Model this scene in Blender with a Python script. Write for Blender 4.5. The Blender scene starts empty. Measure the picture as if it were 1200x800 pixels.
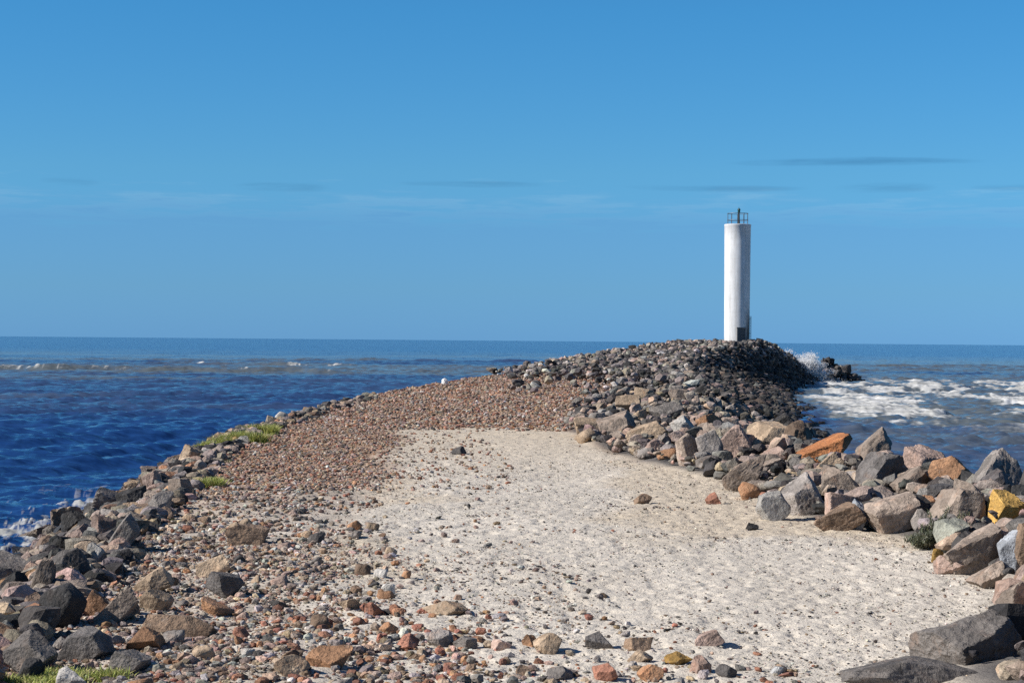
import bpy, bmesh, math, random
import numpy as np
from mathutils import Matrix, Vector, Euler

R = math.radians
scene = bpy.context.scene
col = scene.collection
rng = np.random.default_rng(11)
random.seed(5)

SKY_S, SUN_E, EXPO = .0875, 4.6, .6
SKYG = [(.14, .425, 1.07), (.18, .465, .91), (.23, .55, .84), (.196, .59, .87), (.26, .38, .54)]
# ------------------------------------------------------------------ camera numbers
F = 2239.0                   # focal length in 1200-px pixels
CAM_Z = 3.5
ROLL = R(-0.5)
SEA = -1.2


def ray(px, py):
    """direction of the line of sight through a point of the 1200 x 800 photograph, scaled so that Y = 1"""
    x, z = (px - 600.0) / F, (399.0 - py) / F
    c, s = math.cos(ROLL), math.sin(ROLL)
    return (x * c + z * s, -x * s + z * c)


# ------------------------------------------------------------------ noise
def _h(n):
    n = n.astype(np.uint32)
    n = (n ^ (n >> np.uint32(16))) * np.uint32(0x7feb352d)
    n = (n ^ (n >> np.uint32(15))) * np.uint32(0x846ca68b)
    return (n ^ (n >> np.uint32(16))).astype(np.float64) / 4294967295.0


def _u(a):
    return np.floor(a).astype(np.int64).astype(np.uint32)


def vn2(x, y, seed=0):
    ix, iy = _u(x), _u(y)
    fx, fy = x - np.floor(x), y - np.floor(y)
    fx = fx * fx * fx * (fx * (fx * 6 - 15) + 10)
    fy = fy * fy * fy * (fy * (fy * 6 - 15) + 10)
    k = lambda a, b: _h(a * np.uint32(374761393) + b * np.uint32(668265263) + np.uint32(seed * 2654435 + 17))
    one = np.uint32(1)
    a, b = k(ix, iy), k(ix + one, iy)
    c, d = k(ix, iy + one), k(ix + one, iy + one)
    return (a + (b - a) * fx) * (1 - fy) + (c + (d - c) * fx) * fy


def fbm2(x, y, seed=0, octv=4, gain=.5):
    s, a, t = 0, 1.0, 0
    for o in range(octv):
        f = 2.03 ** o
        ang = .6 * o
        s = s + a * vn2((x * math.cos(ang) - y * math.sin(ang)) * f, (x * math.sin(ang) + y * math.cos(ang)) * f, seed + o)
        t += a
        a *= gain
    return s / t


def vn3(x, y, z, seed=0):
    ix, iy, iz = _u(x), _u(y), _u(z)
    fx, fy, fz = x - np.floor(x), y - np.floor(y), z - np.floor(z)
    fx, fy, fz = (f * f * (3 - 2 * f) for f in (fx, fy, fz))
    one, zero = np.uint32(1), np.uint32(0)
    r = 0
    for dx in (0, 1):
        for dy in (0, 1):
            for dz in (0, 1):
                h = _h((ix + (one if dx else zero)) * np.uint32(374761393) + (iy + (one if dy else zero)) * np.uint32(668265263)
                       + (iz + (one if dz else zero)) * np.uint32(2246822519) + np.uint32(seed * 977 + 3))
                r = r + h * (fx if dx else 1 - fx) * (fy if dy else 1 - fy) * (fz if dz else 1 - fz)
    return r


def smooth(a, b, x):
    t = np.clip((x - a) / (b - a), 0, 1)
    return t * t * (3 - 2 * t)


# ------------------------------------------------------------------ the shape of the jetty
def tab(*p):
    ks = sorted(p)
    xs, vs = np.array([k[0] for k in ks], float), np.array([k[1] for k in ks], float)
    return lambda y: np.interp(y, xs, vs)


XL = tab((-20, -6.3), (15, -6.5), (26.8, -7.2), (40, -8.4), (53, -9.5), (69, -10.6), (77, -10.3), (87, -9.7), (103, -7.8), (116, -5.2), (138, 0),
         (155, 5), (175, 11), (190, 16.5), (205, 24), (220, 29), (240, 34), (260, 38))
SL = tab((-20, -1.4), (20, -1.4), (26.8, -1.95), (32, -2.7), (38.8, -3.2), (55, -3.6), (70, -4.6), (78, -4.6), (90, -3), (116, -1), (138, 3), (155, 8), (175, 14), (190, 20),
         (205, 25), (240, 35), (260, 39))
XR = tab((-20, 4.6), (18, 4.4), (20, 4.5), (22.5, 5.6), (26.8, 6.9), (34.5, 7.1), (38.8, 5.6), (48, 5.3), (55, 3.6), (65, 2.6), (77, 1.9), (90, 2.6), (110, 5), (130, 8),
         (150, 11.5), (175, 17), (190, 23), (205, 26), (240, 36), (260, 39.5))
XB = tab((-20, 8), (20, 7.4), (27, 9.2), (35, 9.6), (42, 9), (50, 8), (56, 6.8), (65, 7.0), (77, 8), (95, 10), (114, 11.2), (130, 12.3), (150, 14.3), (167, 18),
         (190, 24.8), (205, 28), (220, 32), (240, 37), (260, 40))
XF = tab((-20, 13), (20, 12.5), (42, 13.5), (56, 12), (70, 14), (85, 16.8), (95, 18.4), (114, 21.2), (140, 24.8), (155, 26), (167, 26.6), (190, 30.2), (210, 34), (240, 41.5), (260, 43))
ZS = tab((-20, 0), (78, 0), (100, .5), (120, .9), (138, 1.3), (150, 1.65), (175, 2.6), (186, 3.05), (198, 3.0), (206, 2.7), (220, 1.5), (235, .2), (250, -2), (260, -2.6))
ZB = tab((-20, .3), (20, .3), (30, .45), (56, .45), (77, .5), (95, .9), (114, 1.15), (130, 1.45), (150, 2.0), (167, 2.5), (190, 3.1), (200, 3.05), (206, 2.7), (220, 1.7), (235, .4), (250, -2), (260, -2.6))


def H(x, y):
    """height of the bare ground"""
    x, y = np.asarray(x, float), np.asarray(y, float)
    xl, xr, xb, xf, zs, zb = XL(y), XR(y), XB(y), XF(y), ZS(y), ZB(y)
    z = zs + np.zeros_like(x)
    t = np.clip((xl + .8 - x) / 5.2, 0, 1)                      # left slope to the water
    z = z - (t ** 1.35) * (zs + 3.2)
    t = smooth(0, 1, (x - xr) / np.maximum(xb - xr, .5))       # the rock bank right of the sand
    z = np.where(x > xr, zs + (zb - zs) * t, z)
    t = np.clip((x - xb) / np.maximum(xf - xb, 1), 0, None)     # right slope to the water
    z = np.where(x > xb, zb - np.clip(t, 0, 1.6) ** .72 * (zb + 2.6), z)
    mound = 1.5 - np.where(x > 39.4, .62 * (x - 39.4), 2.2 * (39.4 - x)) - .7 * np.abs(y - 241)   # rocks off the tip
    return np.maximum(np.maximum(z, mound), -3.6)


def sand_mask(X, Y):
    """1 on the sand where the vehicles drive, 0 on gravel, rubble and rock"""
    wob = (fbm2(X * .55, Y * .16, 3, 4) - .5)
    sand = smooth(-.9, .55, X - SL(Y) + wob * 2.6) * (1 - smooth(-.2, .5, X - XR(Y) + wob * .6))
    return sand * (1 - smooth(73, 79, Y + (fbm2(X * .4, Y * .2, 9, 3) - .5) * 14))


def ground_z(X, Y):
    """height of the ground with its humps, without the small dimples of the sand"""
    s = sand_mask(X, Y)
    return H(X, Y) + s * (fbm2(X / 1.4, Y / 2.2, 23, 3) - .5) * .06 + (1 - s) * ((fbm2(X / .5, Y / .5, 31, 3) - .5) * .08 + (fbm2(X / 2.5, Y / 3, 33, 2) - .5) * .24)


_ys = np.concatenate([np.arange(12, 80, .04), np.arange(80, 262, .12)])


def march(px, py, lift=0.0):
    """the point of the ground that the photograph shows at (px, py)"""
    dx, dz = ray(px, py)
    X, Z = dx * _ys, CAM_Z + dz * _ys
    k = np.nonzero(Z <= H(X, _ys) + lift)[0]
    if len(k) == 0:
        k = [int(np.argmin(Z - H(X, _ys)))]
    i = k[0]
    return X[i], _ys[i], float(H(X[i], _ys[i]))


def march_clear(px, py, k):
    dx, dz = ray(px, py)
    c = CAM_Z + dz * _ys[k] - H(dx * _ys[k], _ys[k])
    c = np.where(H(dx * _ys[k], _ys[k]) < -.8, 99, c)
    return float(_ys[k][int(np.argmin(c))])


# ------------------------------------------------------------------ object helpers
def tag(o, label=None, cat=None, group=None, kind=None):
    for k, v in (('label', label), ('category', cat), ('group', group), ('kind', kind)):
        if v:
            o[k] = v
    return o


def np_mesh(name, V, Fc, mat, smooth_shade=False, attrs=None):
    """Fc: (n, 3) or (n, 4) faces"""
    V = np.ascontiguousarray(V, np.float32)
    Fc = np.ascontiguousarray(Fc, np.int32)
    me = bpy.data.meshes.new(name)
    n, k = Fc.shape
    me.vertices.add(len(V))
    me.vertices.foreach_set('co', V.ravel())
    me.loops.add(n * k)
    me.loops.foreach_set('vertex_index', Fc.ravel())
    me.polygons.add(n)
    me.polygons.foreach_set('loop_start', np.arange(0, n * k, k, dtype=np.int32))
    me.polygons.foreach_set('use_smooth', np.full(n, smooth_shade))
    me.update(calc_edges=True)
    for an, data in (attrs or {}).items():
        data = np.asarray(data, np.float32)
        if data.ndim == 1:
            me.attributes.new(an, 'FLOAT', 'POINT').data.foreach_set('value', data)
        else:
            if data.shape[1] == 3:
                data = np.c_[data, np.ones(len(data), np.float32)]
            me.attributes.new(an, 'FLOAT_COLOR', 'POINT').data.foreach_set('color', np.ascontiguousarray(data).ravel())
    if mat:
        me.materials.append(mat)
    return me


def link(name, me, parent=None, loc=(0, 0, 0)):
    o = bpy.data.objects.new(name, me)
    o.location = loc
    col.objects.link(o)
    if parent:
        o.parent = parent
    return o


def bm_obj(name, bm, mat, parent=None, loc=(0, 0, 0), smooth_shade=False):
    me = bpy.data.meshes.new(name)
    bm.to_mesh(me)
    bm.free()
    me.materials.append(mat)
    for p in me.polygons:
        p.use_smooth = smooth_shade
    return link(name, me, parent, loc)


def tube(bm, pts, r, seg=8):
    """round bar along a polyline"""
    pts = [Vector(p) for p in pts]
    rings = []
    for i, p in enumerate(pts):
        d = (pts[min(i + 1, len(pts) - 1)] - pts[max(i - 1, 0)]).normalized()
        a = d.orthogonal().normalized() if not rings else (ax - d * ax.dot(d)).normalized()
        ax = a
        b = d.cross(a)
        rr = r[i] if isinstance(r, (list, tuple)) else r
        rings.append([bm.verts.new(p + (a * math.cos(t) + b * math.sin(t)) * rr) for t in [2 * math.pi * k / seg for k in range(seg)]])
    for A, B in zip(rings, rings[1:]):
        for k in range(seg):
            bm.faces.new((A[k], A[(k + 1) % seg], B[(k + 1) % seg], B[k]))
    bm.faces.new(rings[0][::-1])
    bm.faces.new(rings[-1])


def boxm(bm, x0, x1, y0, y1, z0, z1):
    v = [bm.verts.new((x, y, z)) for x in (x0, x1) for y in (y0, y1) for z in (z0, z1)]
    for f in ((0, 1, 3, 2), (4, 6, 7, 5), (0, 4, 5, 1), (2, 3, 7, 6), (0, 2, 6, 4), (1, 5, 7, 3)):
        bm.faces.new([v[i] for i in f])


# ------------------------------------------------------------------ materials
def new_mat(name):
    m = bpy.data.materials.new(name)
    m.use_nodes = True
    nt = m.node_tree
    return m, nt, nt.nodes['Principled BSDF']


def nd(nt, kind, **kw):
    n = nt.nodes.new(kind)
    for k, v in kw.items():
        if k.startswith('i_'):
            n.inputs[k[2:].replace('_', ' ')].default_value = v
        elif k.startswith('n_'):
            n.inputs[int(k[2:])].default_value = v
        else:
            setattr(n, k, v)
    return n


def lk(nt, a, b):
    nt.links.new(a, b)


def mixrgb(nt, fac, a, b, mode='MIX'):
    n = nt.nodes.new('ShaderNodeMix')
    n.data_type = 'RGBA'
    n.blend_type = mode
    for s, v in ((n.inputs[0], fac), (n.inputs[6], a), (n.inputs[7], b)):
        if hasattr(v, 'is_linked'):
            lk(nt, v, s)
        else:
            s.default_value = v if not isinstance(v, tuple) else (*v, 1)[:4]
    return n.outputs[2]


def ramp(nt, fac, stops):
    n = nt.nodes.new('ShaderNodeValToRGB')
    e = n.color_ramp.elements
    while len(e) < len(stops):
        e.new(.5)
    for s, (p, c) in zip(e, stops):
        s.position = p
        s.color = c if len(c) == 4 else (*c, 1)
    lk(nt, fac, n.inputs[0])
    return n.outputs[0]


def mth(nt, op, a, b=None, c=None, clamp=False):
    n = nt.nodes.new('ShaderNodeMath')
    n.operation = op
    n.use_clamp = clamp
    for i, v in enumerate((a, b, c)):
        if v is None:
            continue
        if hasattr(v, 'is_linked'):
            lk(nt, v, n.inputs[i])
        else:
            n.inputs[i].default_value = v
    return n.outputs[0]


def nd_z(nt, vec):
    n = nd(nt, 'ShaderNodeSeparateXYZ')
    lk(nt, vec, n.inputs[0])
    return n.outputs['Z']


def noise(nt, vec, scale, detail=4, rough=.55):
    n = nd(nt, 'ShaderNodeTexNoise', i_Scale=scale, i_Detail=detail, i_Roughness=rough)
    lk(nt, vec, n.inputs['Vector'])
    return n.outputs[0]


def rock_material(name, per_object, wet_line=True):
    m, nt, P = new_mat(name)
    geo = nd(nt, 'ShaderNodeNewGeometry')
    pos = geo.outputs['Position']
    if per_object:
        base = nd(nt, 'ShaderNodeObjectInfo').outputs['Color']
    else:
        base = nd(nt, 'ShaderNodeAttribute', attribute_name='tint').outputs['Color']
    big = noise(nt, pos, 2.3, 5, .6)
    fine = noise(nt, pos, 16, 6, .65)
    grain = noise(nt, pos, 70, 3, .6)
    v = mth(nt, 'ADD', mth(nt, 'MULTIPLY', big, .55), mth(nt, 'ADD', mth(nt, 'MULTIPLY', fine, .95), mth(nt, 'MULTIPLY', grain, .25)))
    v = mth(nt, 'MULTIPLY_ADD', mth(nt, 'SUBTRACT', v, .875), 1.5, 1.0)
    fc = nd(nt, 'ShaderNodeTexVoronoi', i_Scale=3.1)             # broken faces of slightly different stone
    wq = nd(nt, 'ShaderNodeVectorMath', operation='ADD')
    nq = nd(nt, 'ShaderNodeTexNoise', i_Scale=5.0, i_Detail=3)
    lk(nt, pos, nq.inputs['Vector'])
    sq = nd(nt, 'ShaderNodeVectorMath', operation='SCALE')
    sq.inputs['Scale'].default_value = .30
    lk(nt, nq.outputs['Color'], sq.inputs[0])
    lk(nt, pos, wq.inputs[0])
    lk(nt, sq.outputs[0], wq.inputs[1])
    lk(nt, wq.outputs[0], fc.inputs['Vector'])
    fs = nd(nt, 'ShaderNodeSeparateColor')
    lk(nt, fc.outputs['Color'], fs.inputs[0])
    v = mth(nt, 'MULTIPLY', v, mth(nt, 'MULTIPLY_ADD', fs.outputs[0], .62, .69))
    v = mth(nt, 'MAXIMUM', v, .22)
    c = mixrgb(nt, 1.0, base, mixrgb(nt, 0.0, v, v), 'MULTIPLY')
    # brown iron staining and pale lichen in patches
    st = ramp(nt, noise(nt, pos, 3.7, 5, .65), [(.56, (0, 0, 0)), (.70, (1, 1, 1))])
    c = mixrgb(nt, mth(nt, 'MULTIPLY', st, .30), c, mixrgb(nt, 1.0, c, (1.35, .82, .50), 'MULTIPLY'))
    pl = ramp(nt, noise(nt, pos, 7.3, 6, .7), [(.60, (0, 0, 0)), (.70, (1, 1, 1))])
    c = mixrgb(nt, mth(nt, 'MULTIPLY', pl, .28), c, (.36, .34, .31))
    # dark cracks
    cr = nd(nt, 'ShaderNodeTexVoronoi', feature='DISTANCE_TO_EDGE', i_Scale=2.1)
    wv = nd(nt, 'ShaderNodeVectorMath', operation='ADD')
    lk(nt, pos, wv.inputs[0])
    nv = nd(nt, 'ShaderNodeTexNoise', i_Scale=3.0, i_Detail=4)
    lk(nt, pos, nv.inputs['Vector'])
    sc = nd(nt, 'ShaderNodeVectorMath', operation='SCALE')
    sc.inputs['Scale'].default_value = .5
    lk(nt, nv.outputs['Color'], sc.inputs[0])
    lk(nt, sc.outputs[0], wv.inputs[1])
    lk(nt, wv.outputs[0], cr.inputs['Vector'])
    crack = ramp(nt, cr.outputs['Distance'], [(.0, (1, 1, 1)), (.018, (0, 0, 0))])
    c = mixrgb(nt, mth(nt, 'MULTIPLY', mth(nt, 'MULTIPLY', crack, ramp(nt, noise(nt, pos, 1.1, 2, .5), [(.50, (0, 0, 0)), (.62, (1, 1, 1))])), .5), c, (.03, .027, .025))
    rough_sock = None
    if wet_line:                                             # stones splashed by the sea are wet and dark
        z = nd(nt, 'ShaderNodeSeparateXYZ')
        lk(nt, pos, z.inputs[0])
        zz = mth(nt, 'MULTIPLY_ADD', big, 1.0, z.outputs['Z'])
        w = nd(nt, 'ShaderNodeMapRange', n_1=.55, n_2=-.35, n_3=0.0, n_4=1.0)
        lk(nt, zz, w.inputs[0])
        c = mixrgb(nt, mth(nt, 'MULTIPLY', w.outputs[0], .85), c, mixrgb(nt, 1.0, c, (.30, .29, .29), 'MULTIPLY'))
        rough_sock = mth(nt, 'MULTIPLY_ADD', w.outputs[0], -.48, .88)
    lk(nt, c, P.inputs['Base Color'])
    if rough_sock is not None:
        lk(nt, rough_sock, P.inputs['Roughness'])
    else:
        P.inputs['Roughness'].default_value = .88
    P.inputs['Specular IOR Level'].default_value = .35
    mid = noise(nt, pos, 6.0, 3, .6)
    h = mth(nt, 'ADD', mth(nt, 'MULTIPLY_ADD', mid, .07, mth(nt, 'MULTIPLY', fine, .034)), mth(nt, 'MULTIPLY', mth(nt, 'ADD', grain, mth(nt, 'MULTIPLY', fs.outputs[1], 3.0)), .004))
    h = mth(nt, 'SUBTRACT', h, mth(nt, 'MULTIPLY', crack, .006))
    b = nd(nt, 'ShaderNodeBump', i_Strength=.9, i_Distance=1.0)
    lk(nt, h, b.inputs['Height'])
    lk(nt, b.outputs[0], P.inputs['Normal'])
    return m


def simple_mat(name, color, rough=.6, metal=0.0, var=.25, scale=9, bump=0.0):
    m, nt, P = new_mat(name)
    pos = nd(nt, 'ShaderNodeNewGeometry').outputs['Position']
    n = noise(nt, pos, scale, 5, .6)
    v = mth(nt, 'MULTIPLY_ADD', n, var * 2, 1 - var)
    lk(nt, mixrgb(nt, 1.0, color, mixrgb(nt, 0.0, v, v), 'MULTIPLY'), P.inputs['Base Color'])
    P.inputs['Roughness'].default_value = rough
    P.inputs['Metallic'].default_value = metal
    if bump:
        b = nd(nt, 'ShaderNodeBump', i_Strength=.6, i_Distance=bump)
        lk(nt, n, b.inputs['Height'])
        lk(nt, b.outputs[0], P.inputs['Normal'])
    return m


ROCK = rock_material('boulder_rock', True)
RUBBLE = rock_material('rubble_rock', False)

# ------------------------------------------------------------------ palette (linear albedo)
C = dict(grey=(.200, .176, .157), dark=(.078, .070, .065), black=(.028, .026, .025), tan=(.36, .265, .18), orange=(.34, .185, .10), rust=(.36, .145, .055),
         red=(.25, .115, .075), brown=(.20, .135, .09), pale=(.43, .40, .36), pink=(.33, .235, .19), yellow=(.52, .31, .085), blue=(.24, .25, .265),
         warmgrey=(.265, .208, .165), white=(.75, .74, .72), sand=(.50, .45, .385))


def pick(n, weights):
    ks = list(weights)
    p = np.array([weights[k] for k in ks], float)
    idx = rng.choice(len(ks), n, p=p / p.sum())
    base = np.array([C[k] for k in ks])[idx]
    return base * rng.uniform(.72, 1.25, (n, 1)) * (1 + rng.uniform(-.07, .07, (n, 3)))


# ------------------------------------------------------------------ rock shapes
_ico = {}


def ico(sub):
    if sub not in _ico:
        bm = bmesh.new()
        bmesh.ops.create_icosphere(bm, subdivisions=sub, radius=1)
        V = np.array([v.co[:] for v in bm.verts])
        Fc = np.array([[v.index for v in f.verts] for f in bm.faces])
        bm.free()
        V /= np.linalg.norm(V, axis=1, keepdims=True)
        _ico[sub] = (V, Fc)
    return _ico[sub]


def rand_rot(r):
    q = r.normal(size=4)
    q /= np.linalg.norm(q)
    w, x, y, z = q
    return np.array([[1 - 2 * (y * y + z * z), 2 * (x * y - z * w), 2 * (x * z + y * w)],
                     [2 * (x * y + z * w), 1 - 2 * (x * x + z * z), 2 * (y * z - x * w)],
                     [2 * (x * z - y * w), 2 * (y * z + x * w), 1 - 2 * (x * x + y * y)]])


def rock_shape(seed, sub, planes=5, p=90, rough=.068, thin=1.0, tilt=0.0, turn=0.0, rounded=False):
    """a broken stone: a rounded random polytope with fractured faces, fitted to the unit box (-.5...5, base at z = 0)"""
    r = np.random.default_rng(seed)
    D, Fc = ico(sub)
    # a skewed block of six faces, a few big corner breaks, a few small ones
    chips = 5 if sub >= 4 else 2
    N = r.normal(size=(planes + chips, 3))
    N /= np.linalg.norm(N, axis=1, keepdims=True)
    d = np.concatenate([r.uniform(.72, 1.08, planes), r.uniform(1.0, 1.22, chips)])
    box = rand_rot(r) if thin == 1.0 else np.eye(3)
    sides = np.vstack([box, -box]) + r.normal(0, .20, (6, 3))
    sides /= np.linalg.norm(sides, axis=1, keepdims=True)
    N = np.vstack([N, sides])
    d = np.concatenate([d, r.uniform(.66, .95, 6)])
    if rounded:
        p = 8
    dots = np.clip(D @ N.T, 1e-6, None) / d
    rad = (dots ** p).sum(1) ** (-1.0 / p)
    V = D * rad[:, None]
    q = V * 2.1 + seed % 97
    f = vn3(q[:, 0], q[:, 1], q[:, 2], 1) - .5
    q = V * 5.3 + seed % 89
    f2 = vn3(q[:, 0], q[:, 1], q[:, 2], 2) - .5
    q = V * 12.7 + seed % 83
    f3 = vn3(q[:, 0], q[:, 1], q[:, 2], 3) - .5
    ridge = -np.abs(f2) * 1.2
    V = V * (1 + rough * (1.5 * f + 1.0 * ridge + .5 * f3))[:, None]
    V[:, 2] *= thin
    if tilt:
        c, s = math.cos(tilt), math.sin(tilt)
        V = V @ np.array([[c, 0, -s], [0, 1, 0], [s, 0, c]])
    if turn:
        c, s = math.cos(turn), math.sin(turn)
        V = V @ np.array([[c, s, 0], [-s, c, 0], [0, 0, 1]])
    lo, hi = V.min(0), V.max(0)
    V = (V - (lo + hi) / 2) / (hi - lo)
    V[:, 2] += .5
    return V, Fc


def rock(name, label, cat, group, x, y, zbase, dims, color, seed, sub=3, **kw):
    V, Fc = rock_shape(seed, sub, **kw)
    me = np_mesh(name, V * np.array(dims), Fc, ROCK, smooth_shade=sub >= 3)
    if sub >= 4 and not kw.get('rounded'):
        me.set_sharp_from_angle(angle=R(24))
    o = link(name, me, None, (x, y, zbase))
    o.color = (*color, 1)
    tag(o, label, cat, group)
    return o


shown = []                                                   # (box in the photograph, distance) of the boulders set one by one
placed = []                                                  # (x, y, radius) of the individual rocks


def hero(box, color, label, seed, name='boulder', cat=None, group=None, deep=.85, thin=1.0, tilt=0.0, sub=5, sink=.12, Y=None, shade=1.0, **kw):
    """one boulder of the photograph: its outline box there, the ground below it, and so its distance and real size"""
    x0, y0, x1, y1 = box
    xc = (x0 + x1) / 2
    gx, gy, gz = march(xc, y1 - (y1 - y0) * .06)
    if Y:
        gy = Y
    elif gz < -.9:                                            # seen against the sea: it stands on the edge of the bank
        k = _ys < 90
        q = march_clear(xc, y1 - (y1 - y0) * .2, k)
        gy = q
    w = (x1 - x0) * gy / F
    d = max(w * deep, .08)
    gy += d * .35
    w = (x1 - x0) * gy / F
    dxr, dzr = ray(xc, y1)
    zb = CAM_Z + dzr * gy
    dz2 = ray(xc, y0)[1]
    h = (CAM_Z + dz2 * gy) - zb
    ground = float(ground_z(np.array([dxr * gy]), np.array([gy]))[0])
    low = min(zb, ground) - sink * h                          # reaches into the ground that carries it
    low = max(low, zb - .8 * h)
    c = C[color] if isinstance(color, str) else color
    c = tuple(v * shade for v in c)
    placed.append((dxr * gy, gy, w * .42))
    shown.append((x0, y0, x1, y1, gy))
    return rock(name, label, cat or name, group, dxr * gy, gy, low, (w, d, zb + h - low), c, seed, sub, thin=thin, tilt=R(tilt), **kw)


def scatter(n, ylo, yhi, xfun, dens=None, power=1.0):
    """n random ground points; density per distance falls as 1/Y**power"""
    u = rng.random(n)
    if power == 1.0:
        y = ylo * (yhi / ylo) ** u
    elif power == 0:
        y = ylo + (yhi - ylo) * u
    else:
        k = 1 - power
        y = (ylo ** k + u * (yhi ** k - ylo ** k)) ** (1 / k)
    a, b = xfun(y)
    x = a + (b - a) * rng.random(n)
    if dens is not None:
        keep = rng.random(n) < dens(x, y)
        x, y = x[keep], y[keep]
    return x, y


def stones(name, X, Y, S, tint, sub, label, sink=.3, flat=(.45, .9), protos=28, zoff=0.0, cat='stones', smooth_shade=False, planes=5, rough=.06, seed0=500, group=None):
    """uncountable stones as one object"""
    n = len(X)
    if not n:
        return None
    pk = rng.integers(0, protos, n)
    Z = ground_z(X, Y)
    VV, FF, TT = [], [], []
    off = 0
    for k in range(protos):
        idx = np.nonzero(pk == k)[0]
        if not len(idx):
            continue
        P, Fc = rock_shape(seed0 + k, sub, planes=planes, p=50, rough=rough)
        P = P - np.array([0, 0, .5])
        m = len(idx)
        fl = rng.uniform(*flat, m)
        dims = np.stack([S[idx] * rng.uniform(.8, 1.25, m), S[idx] * rng.uniform(.7, 1.1, m), S[idx] * fl], 1)
        a = rng.uniform(0, 2 * np.pi, m)
        tx = rng.normal(0, .28, m)
        V = P[None] * dims[:, None, :]
        c, s = np.cos(tx)[:, None], np.sin(tx)[:, None]
        V = np.stack([V[..., 0] * c - V[..., 2] * s, V[..., 1], V[..., 0] * s + V[..., 2] * c], -1)
        c, s = np.cos(a)[:, None], np.sin(a)[:, None]
        V = np.stack([V[..., 0] * c - V[..., 1] * s, V[..., 0] * s + V[..., 1] * c, V[..., 2]], -1)
        zo = zoff[idx] if isinstance(zoff, np.ndarray) else zoff
        V += np.stack([X[idx], Y[idx], Z[idx] + dims[:, 2] * (.5 - sink) + zo], 1)[:, None, :]
        nv = P.shape[0]
        VV.append(V.reshape(-1, 3))
        FF.append((Fc[None] + (off + np.arange(m) * nv)[:, None, None]).reshape(-1, 3))
        TT.append(np.repeat(tint[idx], nv, 0))
        off += m * nv
    me = np_mesh(name, np.concatenate(VV), np.concatenate(FF), RUBBLE, smooth_shade, {'tint': np.concatenate(TT)})
    return tag(link(name, me), label, cat, group, 'stuff')


def free_of_heroes(x, y, f=.8):
    keep = np.ones(len(x), bool)
    for hx, hy, hr in placed:
        keep &= (x - hx) ** 2 + (y - hy) ** 2 > (hr * f) ** 2
    return keep


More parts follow.
